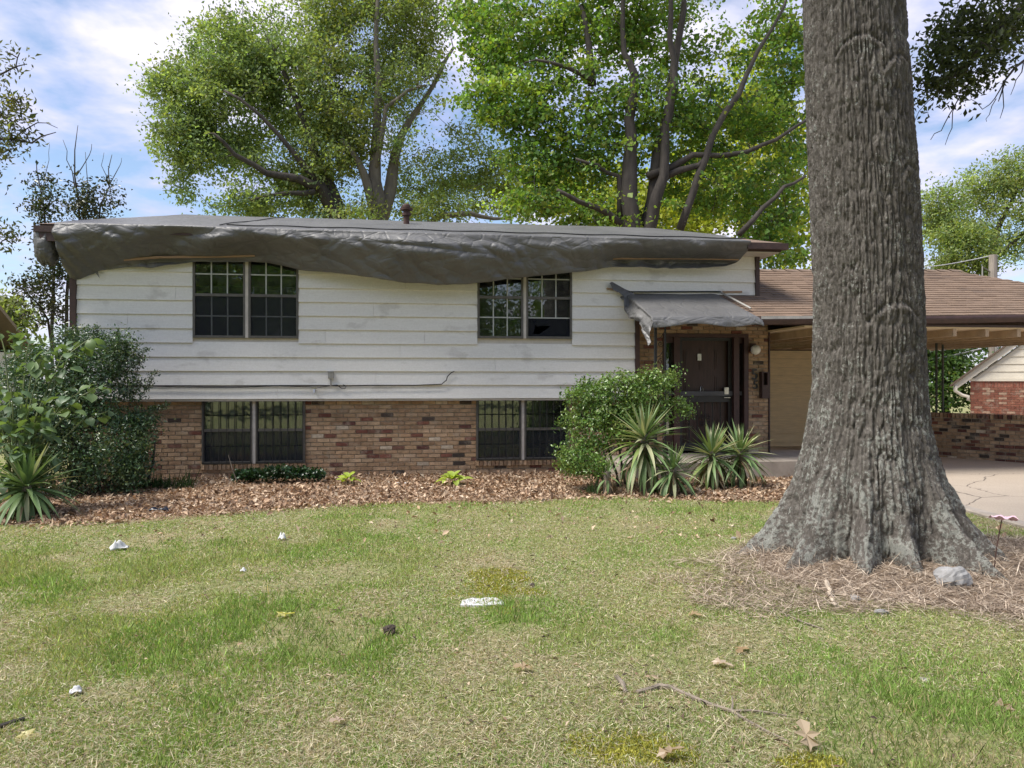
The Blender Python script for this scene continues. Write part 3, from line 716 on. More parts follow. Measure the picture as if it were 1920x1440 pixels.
rnd = sstep(0, .22, tt); vv = vv*rnd+(EV-.06)*(1-rnd); zv = zv+(EZ+.012-ztop)*(1-rnd)*.6
# folds that follow the sag, radiating folds near the pinned ends, small crumples
sag = np.interp(us, eu, ez)-3.3
w = zv-sag*.75*tt
f1 = vnoise(UU*.45, w*3.6, 0, 21); f2 = np.abs(vnoise(UU*.8+w*1.5, w*5.5+UU*.35, 0, 22)-.5)*2
f3 = np.abs(vnoise(UU*4.5+zv*3.0, zv*1.7, 0, 23)-.5)*2; f4 = np.abs(vnoise(UU*6.0-zv*7, zv*5, 0, 24)-.5)*2
left = sstep(2.2, .3, UU); right = sstep(8.6, 10.3, UU)
crump = left+.55*right
env = sstep(0.02, .22, tt)
bz = np.where(us < 4, np.interp(us, [hu(232), hu(300), hu(425), hu(478)], [hp(232, 487, -.2)[1], hp(300, 482, -.2)[1], hp(425, 480.5, -.2)[1], hp(478, 479, -.2)[1]]),
              np.interp(us, [hu(1150), hu(1386)], [hp(1150, 484.5, -.2)[1], hp(1386, 486, -.2)[1]]))
bm = sstep(hu(150), hu(240), us)*sstep(hu(520), hu(470), us)+sstep(hu(1105), hu(1155), us)*sstep(hu(1400), hu(1388), us)
tb = np.clip((ztop-bz)/drop, .25, .95)
vb_ = np.where(tt < tb, (EV-.125)+(-.20-(EV-.125))*(tt/tb)**2.6, -.20+.05*np.sin((tt-tb)*9))
vv = vv*(1-bm)+vb_*bm
pin = bm*np.exp(-((tt-tb)/.07)**2)
f5 = np.abs(vnoise(UU*2.6+zv*4.2, zv*3.4-UU*.8, 0, 25)-.5)*2
disp = env*(1-.9*pin)*(.13*(1-.5*bm)*(f1-.5)+.05*(f2-.5)+(.045+.06*crump)*(f3-.5)+(.014+.05*crump)*(f4-.5)+.065*(f5-.5))
for c, wd, am in ((hu(245), .35, .10), (hu(330), .28, -.10), (hu(425), .30, .12), (hu(600), .5, -.06), (hu(800), .7, .05), (hu(1000), .6, -.05)):
    disp += am*np.exp(-((UU-c-(.5-tt)*.5)/wd)**2)*np.sin(math.pi*np.clip(tt*1.1, 0, 1))
P[rowsA:] = np.stack([UU+.02*env*(vnoise(UU*5, zv*5, 0, 30)-.5), np.minimum(vv-disp, -.045), zv+.03*env*crump*(f4-.5)], -1)
M_TARPR = M_TARP
tarp = ob('roof_tarp', grid_me('roof_tarp', P, M_TARP), None, (P0[0], P0[1], 0), (0, 0, HA), label='long grey tarp draped over the main roof and sagging below its eave', category='tarp')
tm = tarp.modifiers.new('thick', 'SOLIDIFY'); tm.thickness = .006
# bunched sheet hanging off the corner of the eave
n, m2 = 28, 40; q = np.zeros((n, m2, 3))
cx, cz = hp(87, 460, -.3)
for i in range(n):
    ph = -1.45+2.9*i/(n-1)
    for j in range(m2):
        th = 2*math.pi*(.02+.80*j/(m2-1))+2.5
        nn = .75+.55*fbm(3*math.cos(th)+5, 3*math.sin(th)+5, ph*2.2, 41, 4)
        q[i, j] = (cx+.02+.17*nn*math.cos(ph)*math.cos(th), -.32+.20*nn*math.cos(ph)*math.sin(th), cz+.33*nn*math.sin(ph)*.9)
ob('bunched_corner', grid_me('bunched_corner', q, M_TARP), tarp)
mb = MB().box(hu(72, -.5), hu(108, -.5), EV-.02, EV+.03, hp(90, 452, -.5)[1], hp(90, 428, -.5)[1]); ob('exposed_fascia', mb.me('exposed_fascia', M_TRIM), roof)
# flap under the corner and its torn tail
def strip(pts, parent, name, m, amp=.02, wid=None):
    P3 = np.array(pts, float); return ob(name, mk(name, P3, [tuple(range(len(P3)))], m), parent)
strip([hpt(170, 503, -.07), hpt(176, 499, -.07), hpt(184, 510, -.09), hpt(187, 522, -.10), hpt(181, 514, -.08)], tarp, 'torn_tail', M_TARP)
# battens pinning the tarp, one strap across the roof
def batten(pxs, v, parent, h=.02):
    mb = MB()
    for (a, b), (c, d) in zip(pxs, pxs[1:]):
        u0, z0 = hp(a, b, v); u1, z1 = hp(c, d, v)
        mb.add([(u0, v, z0-h), (u1-.004, v, z1-h), (u1-.004, v, z1+h), (u0, v, z0+h), (u0, v+.03, z0-h), (u1-.004, v+.03, z1-h), (u1-.004, v+.03, z1+h), (u0, v+.03, z0+h)],
               [(0, 1, 2, 3), (4, 7, 6, 5), (0, 4, 5, 1), (3, 2, 6, 7), (0, 3, 7, 4), (1, 5, 6, 2)])
    return ob('batten', mb.me('batten', M_WOOD), parent)
batten([(232, 487), (300, 482), (425, 480.5), (478, 479)], -.235, tarp, .017); batten([(1150, 484.5), (1270, 484), (1386, 486)], -.235, tarp, .017)
pts = []
for px in np.linspace(425, 1398, 60):
    v = EV+.22; u = hu(px, v); pts.append((u, v, EZ+RS*(v-EV)+.045+.006*math.sin(px*.05)))
ob('strap', MB().tube(pts, .011, 5).me('strap', M_ROPE), tarp)
pts = []
for t in np.linspace(0, 1, 14):
    v = EV+.16+t*2.6; u = hu(412+t*120, v); pts.append((u, v, EZ+RS*(v-EV)+.042+.008*math.sin(t*9)))
ob('strap', MB().tube(pts, .009, 5).me('strap', M_ROPE), tarp)

# porch tarp: over the small roof, hanging at the front and in a crumpled flap at the side
NS, NT = 130, 90
zf = lambda u, v: croof(u, v)+.035
top_u0, top_u1 = hu(1180, -.03), hu(1352, -.03); fr_u0, fr_u1 = hu(1217, CE_V), hu(1424, CE_V)
Q = np.zeros((NT, NS, 3)); nl = 26; nb = 62
for i in range(NT):
    t = min(i/nb, 1.0); hang = max(0, (i-nb)/(NT-1-nb))
    v = -.03+t*(CE_V-.10+.03)
    ul, ur = top_u0+(fr_u0-top_u0)*t, top_u1+(fr_u1-top_u1)*t**1.1
    for j in range(NS):
        if j >= nl:
            u = ul+(ur-ul)*(j-nl)/(NS-1-nl); z = zf(u, v); vv_ = v
            if hang > 0:
                dr = .135+.03*math.sin(u*5); z -= dr*hang; f = abs(float(vnoise(u*6.5, hang*1.2, 0, 51))-.5)
                vv_ = v-.05*math.sin(hang*1.6)-.07*(f-.25)*hang
            vv_ -= 0; z += .012*(float(fbm(u*2.3, v*2.3, 0, 52, 3))-.5)
            endr = max(0, (j-(NS-10))/9.)
            z -= .05*endr**2; 
        else:
            s = (nl-j)/nl; u = ul-.05*s-.10*s*(1-t)-.02*math.sin(s*9+t*4); 
            dd = (.16+.20*t+.06*math.sin(t*7))*s
            if t < .12: dd *= .3
            z = zf(ul, v)-dd; vv_ = v
            if hang > 0: z -= .06*hang; vv_ = v-.05*hang
            f = float(fbm(s*3+t*2, t*8, 0, 53, 3))-.5; u += .10*f*s*(1.5 if t > .3 else .6); vv_ += .10*(float(fbm(t*7, s*4, 1, 54, 3))-.5)*s
        Q[i, j] = (u, min(vv_, -.028), z)
pt = ob('porch_tarp', grid_me('porch_tarp', Q, M_TARP), None, (P0[0], P0[1], 0), (0, 0, HA), label='small grey tarp wrapped over the porch roof above the front door', category='tarp')
pt.modifiers.new('thick', 'SOLIDIFY').thickness = .006
V = [hpt(1143, 531, -.10), hpt(1147, 528, -.05), hpt(1172, 542, -.04), hpt(1182, 546, -.05), hpt(1200, 560, -.15), hpt(1193, 572, -.12), hpt(1178, 563, -.10), hpt(1160, 548, -.12), hpt(1150, 544, -.13)]
ob('loose_flap', mk('loose_flap', V, [(0, 1, 2, 8), (2, 3, 7, 8), (3, 4, 6, 7), (4, 5, 6)], M_TARP, True), pt)
batten([(1138, 541), (1172, 545)], -.06, pt, .014)
batten([(1355, 547.5), (1392, 547)], -.05, pt, .016)
a, b = np.array((*(hu(1352, -.05), -.05), 0)), None
p1 = (hu(1351, -.06), -.06, croof(11, -.06)+.07); p2 = (hu(1408, -.98), -.98, croof(11.3, -.98)+.07)
ob('batten', MB().tube([p1, p2], .018, 4).me('batten', M_GREYM), pt)
p1 = (hu(1178, -.05), -.05, croof(9.2, -.04)+.075); p2 = (hu(1352, -.05), -.05, croof(10.9, -.04)+.075)
ob('strap', MB().tube([p1, p2], .014, 5).me('strap', M_ROPE), pt)

# ---------------------------------------------------------------- vegetation helpers
def unit(a): return a/(np.linalg.norm(a, axis=-1, keepdims=True)+1e-9)
def leaf_mesh(name, pos, Ln, Wd, col, mat, up=.5, nrm=None, fold=.18, direction=None, droop=0.):
    n = len(pos)
    N = unit(rng.normal(size=(n, 3))+np.array([0, 0, up])) if nrm is None else nrm
    T = rng.normal(size=(n, 3)) if direction is None else direction
    if droop: T = T-np.array([0, 0, droop])
    T = unit(T-N*np.sum(T*N, 1, keepdims=True)); B = np.cross(N, T)
    Ln = np.broadcast_to(Ln, n)[:, None]; Wd = np.broadcast_to(Wd, n)[:, None]
    a = pos; b = pos+T*Ln*.45+B*Wd*.5+N*Ln*fold; c = pos+T*Ln; d = pos+T*Ln*.45-B*Wd*.5+N*Ln*fold
    V = np.stack([a, b, c, d], 1).reshape(-1, 3); i = np.arange(n)*4
    Fc = np.concatenate([np.stack([i, i+1, i+2], 1), np.stack([i, i+2, i+3], 1)])
    return mk(name, V, Fc, mat, False, np.repeat(col, 4, 0))
def leaf_cols(n, base, var=.22, yel=.0, seed_pos=None):
    base = np.asarray(base, float)
    s = np.exp(rng.normal(0, var, (n, 1)))
    c = base[None]*s
    h = rng.random((n, 1))*yel
    return np.clip(c*(1-h)+h*np.array([[.32, .30, .05]])*s, 0, 1)
def in_lobes(lobes, n, shell=.45):
    w = np.array([l[3]*l[4]*l[5] if len(l) == 6 else 1 for l in lobes], float)**.62; k = rng.choice(len(lobes), n, p=w/w.sum()); Lb = np.array(lobes, float)[k]
    d = unit(rng.normal(size=(n, 3))); r = (shell+(1-shell)*rng.random((n, 1)))**.7 if shell else rng.random((n, 1))**(1/3)
    return Lb[:, :3]+d*r*Lb[:, 3:6], k
def px_lobe(px, py, rx, ry, Y, rd=None):
    c = W(px, py, Y); s = Y/F
    return (*c, rx*s, (rd or (rx+ry)/2*s), ry*s)
def grow(limbs, att, r_tip=.008, step=.55, jit=.12, up=.15):
    """main limbs given, twigs grown from the nearest wood to every attractor"""
    mb = MB(); nodes = []; nr = []
    for lm in limbs:
        p = np.array([q[:3] for q in lm], float); r = [q[3] for q in lm]
        # densify with a slight wander
        P_, R_ = [p[0]], [r[0]]
        for a, b, ra, rb in zip(p, p[1:], r, r[1:]):
            k = max(2, int(np.linalg.norm(b-a)/.5))
            for i in range(1, k+1):
                t = i/k; w = rng.normal(0, .035, 3)*np.linalg.norm(b-a)**.5*(i < k); P_.append(a+(b-a)*t+w); R_.append(ra+(rb-ra)*t)
        mb.tube(P_, R_, 8); nodes += P_[1:]; nr += R_[1:]
    nodes = np.array(nodes); nr = np.array(nr)
    if not len(att): return mb, np.zeros((0, 3))
    d0 = np.min(np.linalg.norm(att[:, None]-nodes[None], axis=2), 1); ends = []
    for i in np.argsort(d0):
        a = att[i]; v = a-nodes; ds = np.linalg.norm(v, axis=1); cost = ds*(1+.55*np.maximum(0, -v[:, 2]/(ds+.01)))
        j = int(np.argmin(cost)); s = nodes[j]; Lh = ds[j]
        if Lh < .05: continue
        k = max(2, int(Lh/step)+1); pts = [s]
        bow = np.array([0, 0, up*Lh])
        for q in range(1, k+1):
            t = q/k; pts.append(s+(a-s)*t+bow*math.sin(math.pi*t)*.6+rng.normal(0, jit*.35, 3)*(q < k)*min(1, Lh))
        r0 = min(nr[j]*.72, .011*Lh+.012); rr = list(np.linspace(max(r0, r_tip*1.2), r_tip, k+1))
        mb.tube(pts, rr, 5, False)
        nodes = np.concatenate([nodes, pts[1:]]); nr = np.concatenate([nr, rr[1:]])
    return mb, nodes
def tree(name, label, limbs, lobes, n_att, n_leaf, leafL, cols, rc=.5, bark=M_BARK, mat=None, group=None, shell=.25, ratio=.55, yel=.1, gap=.0, droop=0., cat='tree', flat=.65, fold=.18, seed=0, jit=.12, partnames=('trunk', 'crown'), up=.5):
    mat = mat or M_LEAF
    base = limbs[0][0][:3]
    root = thing(name, label, cat, base, 0, group)
    att, kk = in_lobes(lobes, n_att, shell)
    if gap: keep = fbm(att[:, 0]*.55, att[:, 1]*.55, att[:, 2]*.55, 70+seed, 3) > gap; att = att[keep]
    mb, nodes = grow(limbs, att, jit=jit)
    tr = ob(partnames[0], mb.me(partnames[0], bark, True), root); tr.location = -Vector(base)
    n = len(att); per = max(3, n_leaf//max(n, 1)); idx = np.repeat(np.arange(n), per)
    rcs = (rc*np.exp(rng.normal(0, .25, n)))[idx][:, None]
    pos = att[idx]+rng.normal(size=(len(idx), 3))*rcs*np.array([[1, 1, flat]])
    shade = np.exp(rng.normal(0, .18, n))[idx][:, None]; cix = rng.integers(0, len(cols), n)[idx]
    col = np.array(cols)[cix]*shade*np.exp(rng.normal(0, .16, (len(idx), 1))); h = (rng.random((len(idx), 1)) < yel)*.6
    col = col*(1-h)+h*np.array([[.26, .25, .05]])
    Ls = leafL*np.exp(rng.normal(0, .22, len(idx)))
    cr = ob(partnames[1], leaf_mesh(partnames[1], pos, Ls, Ls*ratio, np.clip(col, 0, 1), mat, up, droop=droop, fold=fold), root); cr.location = -Vector(base)
    return root
def LM(*pts, near=0.): return [(*W(x, y, Y-near), r) for x, y, Y, r in pts]

# ---------------------------------------------------------------- background trees
G1 = [(.25, .34, .145), (.285, .37, .155), (.215, .30, .135), (.32, .39, .15)]
G2 = [(.15, .265, .06), (.19, .31, .065), (.12, .22, .06), (.26, .37, .07)]
G3 = [(.25, .29, .10), (.29, .32, .10), (.21, .27, .10)]
lobA = [px_lobe(*l) for l in ((420, 110, 120, 75, 24), (500, 100, 120, 85, 24), (345, 190, 75, 75, 23), (440, 220, 130, 90, 24), (560, 200, 110, 120, 25), (330, 270, 45, 55, 23), (395, 285, 60, 45, 23), (520, 310, 110, 60, 24), (340, 350, 22, 30, 23), (470, 385, 85, 26, 23), (430, 320, 25, 40, 23.5), (590, 380, 70, 40, 24), (300, 155, 28, 25, 23))]
tree('cottonwood_tree', 'wide grey-green tree behind the roof, its crown leaning over open sky', [
     LM((655, 470, 25, .30), (630, 400, 25, .26), (600, 350, 24.6, .2), (560, 335, 24.2, .14), (500, 325, 23.8, .10), (440, 290, 23.4, .07), (400, 250, 23, .04), near=1.2),
     LM((640, 420, 25, .22), (610, 330, 25, .16), (570, 230, 24.8, .11), (530, 130, 24.5, .06), (500, 70, 24.3, .03), near=1.2),
     LM((600, 350, 24.6, .12), (520, 250, 24, .07), (420, 170, 23.6, .035), near=1.2),
     LM((590, 360, 24.4, .10), (540, 362, 24, .07), (470, 375, 23.5, .04), near=1.2)], lobA, 1500, 56000, .115, G1, .22, gap=.455, seed=1, yel=.12)
lobB = [px_lobe(*l) for l in ((700, 60, 140, 90, 25), (800, 20, 110, 80, 25), (620, 20, 80, 70, 24.5), (640, 180, 90, 100, 24), (760, 150, 90, 90, 25), (850, 110, 60, 80, 25), (700, 270, 100, 70, 24.5), (620, 290, 70, 70, 24), (860, 260, 50, 60, 25.5), (800, 330, 90, 70, 26), (700, 390, 100, 35, 23), (880, 370, 90, 50, 27), (950, 385, 60, 35, 28), (780, -90, 220, 70, 25), (930, 330, 45, 60, 26), (570, 330, 60, 60, 24), (830, 400, 120, 22, 25))]
tree('willow_oak_tree', 'tall pale-stemmed tree rising right behind the roof vent pipe', [
     LM((712, 480, 24, .34), (706, 400, 24, .30), (702, 340, 24, .22), (704, 270, 24, .15), (708, 190, 24, .12), (705, 80, 24, .08), (715, -60, 24, .05)),
     LM((704, 420, 24, .2), (690, 350, 23.8, .15), (670, 300, 23.6, .10), (640, 260, 23.4, .06)),
     LM((712, 420, 24.2, .24), (735, 330, 24.2, .19), (752, 255, 24.4, .13), (800, 180, 24.6, .08), (850, 90, 25, .05)),
     LM((700, 330, 24, .12), (712, 275, 23.6, .09), (724, 200, 23.6, .07), (765, 170, 23.8, .05), (800, 160, 24, .03)),
     LM((800, 420, 24.5, .08), (830, 404, 24.5, .10), (880, 400, 24.6, .09), (925, 410, 24.8, .06), (960, 412, 25, .03))],
     lobB, 1900, 66000, .115, G1+G3, .23, bark=M_BARKP, gap=.44, seed=2, yel=.2, ratio=.5, droop=.4)
lobC = [px_lobe(*l) for l in ((1000, 60, 110, 80, 19), (1120, 40, 120, 90, 19), (1250, 60, 130, 90, 19.5), (1390, 50, 110, 90, 20), (1480, 120, 60, 90, 20), (960, 190, 80, 80, 18.5), (1060, 200, 110, 90, 18.5), (1200, 220, 120, 80, 18.5), (1340, 220, 110, 90, 19.5), (1450, 260, 80, 90, 20), (930, 230, 60, 40, 18.5), (1010, 300, 80, 70, 18.5), (1120, 320, 110, 60, 18.5), (1000, 380, 70, 35, 18), (1150, 400, 120, 40, 18), (1310, 350, 110, 70, 19), (1440, 390, 90, 80, 19.5), (1470, 470, 60, 40, 19), (1200, -130, 300, 110, 19), (890, 190, 40, 30, 18.5), (905, 60, 55, 60, 20), (925, 130, 45, 45, 20), (880, 20, 40, 40, 20.5))]
tree('maple_tree', 'dense dark-limbed maple with glowing green leaves beside the big trunk', [
     LM((1190, 500, 19, .26), (1185, 420, 19, .22), (1180, 330, 19, .19), (1185, 260, 19, .14), (1190, 140, 19, .10), (1170, 100, 19, .07), (1168, 0, 19, .05), (1168, -120, 19, .03), near=1.1),
     LM((1195, 480, 19.2, .22), (1225, 380, 19.2, .18), (1232, 300, 19.2, .15), (1258, 170, 19.2, .11), (1275, 60, 19.2, .08), (1282, -60, 19.2, .05), near=1.1),
     LM((1200, 490, 19, .2), (1222, 410, 19, .16), (1245, 330, 18.9, .12), (1255, 200, 18.9, .09), (1258, 30, 18.9, .06), (1262, -90, 18.9, .04), near=1.1),
     LM((1275, 430, 19, .10), (1300, 360, 19, .09), (1322, 300, 19, .085), (1360, 210, 19.2, .075), (1400, 140, 19.4, .06), (1450, 50, 19.6, .04), (1480, -20, 19.8, .03), near=1.1),
     LM((1215, 330, 19, .10), (1300, 290, 19, .07), (1400, 285, 19.2, .055), (1455, 262, 19.3, .045), (1520, 220, 19.5, .03), near=1.1),
     LM((1165, 420, 18.8, .09), (1140, 400, 18.6, .08), (1085, 378, 18.4, .06), (1045, 356, 18.2, .04), near=1.1),
     LM((1162, 410, 19, .08), (1160, 330, 19, .06), (1120, 310, 18.8, .045), (1080, 298, 18.6, .03), near=1.1),
     LM((1385, 440, 18.8, .07), (1430, 390, 18.9, .055), (1470, 350, 19, .045), (1510, 330, 19.2, .03), near=1.1),
     LM((1110, 160, 19.2, .11), (1105, 90, 19.2, .08), (1090, 10, 19.2, .06), near=1.1), LM((1110, 150, 19, .06), (1060, 125, 18.8, .05), (1005, 112, 18.6, .03), near=1.1),
     LM((1240, 335, 19, .09), (1310, 310, 19, .07), (1330, 290, 19, .05), near=1.1)],
     lobC, 1700, 66000, .098, G2, .22, gap=.455, seed=3, yel=.22, ratio=.85, flat=.4)
lobC2 = [px_lobe(*l) for l in ((1330, 300, 90, 70, 30), (1460, 330, 80, 110, 31), (1300, 400, 100, 40, 29), (1480, 450, 60, 70, 30), (1240, 380, 60, 40, 30), (1400, 180, 80, 80, 31), (1150, 380, 90, 50, 31), (1050, 350, 50, 60, 32))]
tree('yellow_green_tree', 'bright yellow-green tree glimpsed through the maple behind it', [LM((1400, 560, 30, .25), (1395, 420, 30, .18), (1410, 250, 30.5, .1), (1420, 150, 31, .04)), LM((1395, 430, 30, .12), (1320, 340, 30, .06)), LM((1300, 560, 30.5, .2), (1250, 400, 30.5, .1), (1150, 350, 31, .05))],
     lobC2, 230, 18000, .2, [(.34, .40, .05), (.40, .44, .055)], .65, gap=.38, seed=4, yel=.4, ratio=.7)  # leaf colours brighter and yellower than the other trees
lobD = [px_lobe(*l) for l in ((1850, 370, 70, 60, 34), (1780, 400, 50, 60, 34), (1900, 330, 50, 50, 34), (1900, 430, 60, 70, 34), (1810, 470, 80, 50, 33), (1760, 480, 40, 60, 33), (1960, 380, 80, 90, 34), (1745, 370, 25, 40, 34))]
tree('spreading_tree', 'light green spreading tree beyond the carport roof by the pole', [LM((1835, 640, 34, .3), (1850, 510, 34, .22), (1870, 430, 34, .13), (1900, 370, 34, .07), (1915, 320, 34, .04)), LM((1848, 520, 34, .14), (1800, 440, 34, .09), (1770, 400, 34, .05)), LM((1858, 480, 34, .12), (1900, 455, 34, .08), (1940, 420, 34, .04)), LM((1845, 530, 34, .12), (1790, 500, 33.5, .07))],
     lobD, 700, 30000, .14, G3+G1, .33, gap=.44, seed=5, yel=.2, ratio=.5)
lobE = [px_lobe(*l) for l in ((1760, 650, 50, 60, 30), (1800, 630, 40, 50, 31), (1745, 730, 40, 50, 29), (1790, 720, 45, 50, 29.5), (1720, 660, 60, 70, 30), (1850, 620, 50, 40, 33), (1650, 680, 90, 90, 31), (1905, 600, 60, 40, 33))]
tree('hedge_tree', 'dark dense green tree seen under the carport behind the low wall', [LM((1775, 790, 30, .16), (1770, 700, 30, .12), (1760, 620, 30, .06)), LM((1773, 730, 30, .09), (1800, 650, 30.5, .05)), LM((1700, 790, 30, .14), (1700, 680, 30, .08), (1660, 640, 30.5, .04))],
     lobE, 330, 16000, .17, [(.06, .12, .04), (.085, .15, .045), (.11, .18, .05)], .42, gap=.33, seed=6, yel=.03)
# sparse shrub-tree at the corner of the house, with bare tips
att_bare = []
rt = tree('crape_myrtle', 'thin upright shrub with bare twig tips at the house corner', [LM((110, 760, 13.6, .035), (100, 560, 13.6, .03), (85, 430, 13.6, .02), (75, 350, 13.6, .012), (68, 300, 13.6, .006)), LM((112, 700, 13.6, .035), (125, 560, 13.6, .03), (150, 430, 13.7, .022), (140, 330, 13.7, .014), (146, 235, 13.7, .005)), LM((115, 700, 13.5, .03), (150, 520, 13.9, .025), (185, 420, 14, .02), (205, 350, 14, .012), (210, 290, 14, .005)), LM((100, 700, 13.4, .025), (90, 600, 13.3, .02), (40, 540, 13.2, .012), (15, 520, 13.2, .006)), LM((140, 350, 13.7, .01), (125, 300, 13.7, .007), (118, 262, 13.7, .004)), LM((143, 330, 13.7, .01), (168, 290, 13.7, .006), (172, 270, 13.7, .004)), LM((205, 350, 14, .009), (190, 310, 14, .005), (195, 286, 14, .003)), LM((206, 345, 14, .009), (225, 310, 14, .005), (228, 296, 14, .003)), LM((80, 360, 13.6, .008), (92, 300, 13.6, .004), (93, 270, 13.6, .003)), LM((150, 430, 13.7, .015), (165, 350, 13.8, .008), (160, 285, 13.8, .004))],
     [px_lobe(*l) for l in ((85, 360, 26, 40, 13.6), (80, 400, 30, 30, 13.6), (150, 370, 26, 45, 13.7), (205, 370, 24, 35, 14), (170, 405, 40, 15, 13.8), (95, 470, 25, 40, 13.4), (70, 560, 35, 50, 13.2), (110, 570, 20, 60, 13.4), (105, 500, 30, 40, 13.4), (55, 530, 40, 22, 13.2))], 190, 4600, .065, [(.045, .055, .022), (.06, .065, .03), (.05, .08, .025)], .10, mat=M_SHRUB, seed=7, yel=.04, cat='shrub', jit=.05, flat=1)
# branches reaching in at the edge of the picture, the trunk stands outside it
tree('pin_oak_tree', 'thin-leaved branches reaching in from the edge beside open sky', [LM((-260, 900, 12, .2), (-250, 500, 12, .16), (-220, 300, 12, .12), (-200, 100, 12, .08)), LM((-230, 330, 12, .08), (-120, 270, 11.8, .05), (-20, 262, 11.6, .03), (60, 268, 11.5, .015), (105, 248, 11.5, .006)), LM((-230, 320, 12, .06), (-100, 180, 11.8, .035), (0, 140, 11.6, .015), (50, 120, 11.5, .006)), LM((-240, 480, 12, .07), (-120, 470, 11.7, .04), (-20, 450, 11.5, .015), (20, 445, 11.5, .006)), LM((20, 265, 11.6, .012), (70, 230, 11.6, .008), (108, 240, 11.6, .004))],
     [px_lobe(*l) for l in ((15, 115, 32, 25, 11.5), (10, 145, 28, 12, 11.5), (20, 210, 40, 35, 11.5), (40, 255, 45, 20, 11.5), (0, 270, 40, 18, 11.5), (10, 445, 18, 20, 11.5), (-90, 240, 90, 120, 11.7), (-80, 450, 80, 50, 11.7))], 190, 4200, .085, [(.12, .13, .055), (.15, .15, .06), (.085, .11, .045)], .13, seed=8, ratio=.35, cat='tree', jit=.06, yel=.1)
tree('garden_tree', 'pale green tree above the neighbouring brown roof edge', [LM((10, 760, 27, .2), (12, 660, 27, .12), (15, 590, 27, .05))], [px_lobe(*l) for l in ((10, 590, 35, 25, 27), (0, 620, 45, 30, 27), (-60, 600, 80, 60, 27), (40, 620, 15, 12, 27))], 70, 3600, .22, G3, .4, seed=9)
# trees across the street, which the window glass mirrors
for i, (x, y, h) in enumerate(((-9, -16, 14), (2.5, -18, 16), (12, -16, 14), (-20, -18, 15), (21, -20, 16), (-3, -24, 18))):
    tree('street_tree', ('broad tree across the street, mirrored in the upper windows', 'tall tree across the street, mirrored in the upper windows', 'low tree across the street, beyond the driveway end', 'far tree across the street, beyond the left-hand neighbour', 'far tree across the street, past the carport side', 'tallest tree across the street, set back from the others')[i],
         [[(x, y, -.1, .35), (x, y, 3.5, .25), (x+.5, y, h*.6, .15), (x, y, h*.9, .05)], [(x, y, 3.5, .15), (x+2.5, y, h*.55, .06)], [(x, y, 3.5, .15), (x-2.5, y+1, h*.5, .06)]],
         [(x, y, h*.62, 4.4, 3.6, h*.34), (x+2.4, y, h*.35, 3.2, 2.8, 3.2), (x-2.4, y, h*.32, 3.2, 2.8, 3.0)], 150, 9000, .36, [(.20, .30, .07), (.25, .34, .08), (.14, .24, .06)], .8, seed=20+i, yel=.25, ratio=.7, group='trees across the street')

# ---------------------------------------------------------------- the big oak
def vor(x, y, px, s):
    ix, iy = np.floor(x).astype(np.int64), np.floor(y).astype(np.int64); f1 = np.full(x.shape, 9.); f2 = np.full(x.shape, 9.)
    for a in (-1, 0, 1):
        for b in (-1, 0, 1):
            cx, cy = ix+a, iy+b; wx = np.mod(cx, px)
            jx = cx+.15+.7*hsh(wx, cy, cy*0, s); jy = cy+.1+.8*hsh(wx, cy, cy*0+1, s)
            d = np.hypot(x-jx, y-jy); f2 = np.where(d < f1, f1, np.minimum(f2, d)); f1 = np.minimum(f1, d)
    return f1, f2
NTH = 420
zl = np.concatenate([np.linspace(-.22, 5.2, 520), np.linspace(5.28, 9.5, 40)])
th = np.linspace(0, 2*math.pi, NTH, endpoint=False)
TH, ZL = np.meshgrid(th, zl)
tz = [-.3, 0, .25, .484, .716, .948, 1.18, 1.57, 2.11, 2.8, 3.5, 4.2, 4.89, 7, 9.5]
tr_ = [.60, .60, .615, .63, .635, .592, .558, .52, .501, .497, .492, .474, .46, .40, .30]
tx_ = [3.10, 3.10, 3.095, 3.09, 3.09, 3.09, 3.09, 3.10, 3.097, 3.078, 3.04, 2.997, 2.967, 2.85, 2.75]
Rc = np.interp(ZL, [.4, 1.3], [.905, .862])*np.interp(ZL, tz, tr_); Xc = np.interp(ZL, tz, tx_)
A_ = np.interp(ZL, [-.3, -.1, .0, .12, .25, .484, .716, .948, 1.3], [1.05, .86, .66, .48, .34, .165, .06, .02, 0])
lob = 0*TH
for a0, wd_, am in ((174, .24, 1.02), (211, .22, 1.0), (244, .17, .70), (270, .16, .62), (302, .17, 1.12), (334, .21, 1.05), (10, .3, .9), (60, .35, .8), (110, .35, .8), (145, .25, .7)):
    dth = np.mod(TH-R(a0)+math.pi, 2*math.pi)-math.pi
    lob = np.maximum(lob, am*np.exp(-(np.abs(dth)/(wd_*.88))**1.6))
rr = Rc+A_*lob
bul = .022*np.exp(-((ZL-4.15)/.2)**2)*np.exp(-((np.mod(TH-R(290)+math.pi, 2*math.pi)-math.pi)/.5)**2)+.03*np.exp(-((ZL-2.05)/.35)**2)*np.exp(-((np.mod(TH-R(280)+math.pi, 2*math.pi)-math.pi)/.55)**2)+.02*np.exp(-((ZL-3.95)/.15)**2)*np.exp(-((np.mod(TH-R(240)+math.pi, 2*math.pi)-math.pi)/.4)**2)
rr = rr+bul+.02*(fbm(np.cos(TH)*1.6+3, np.sin(TH)*1.6+3, ZL*.9, 80, 3)-.5)
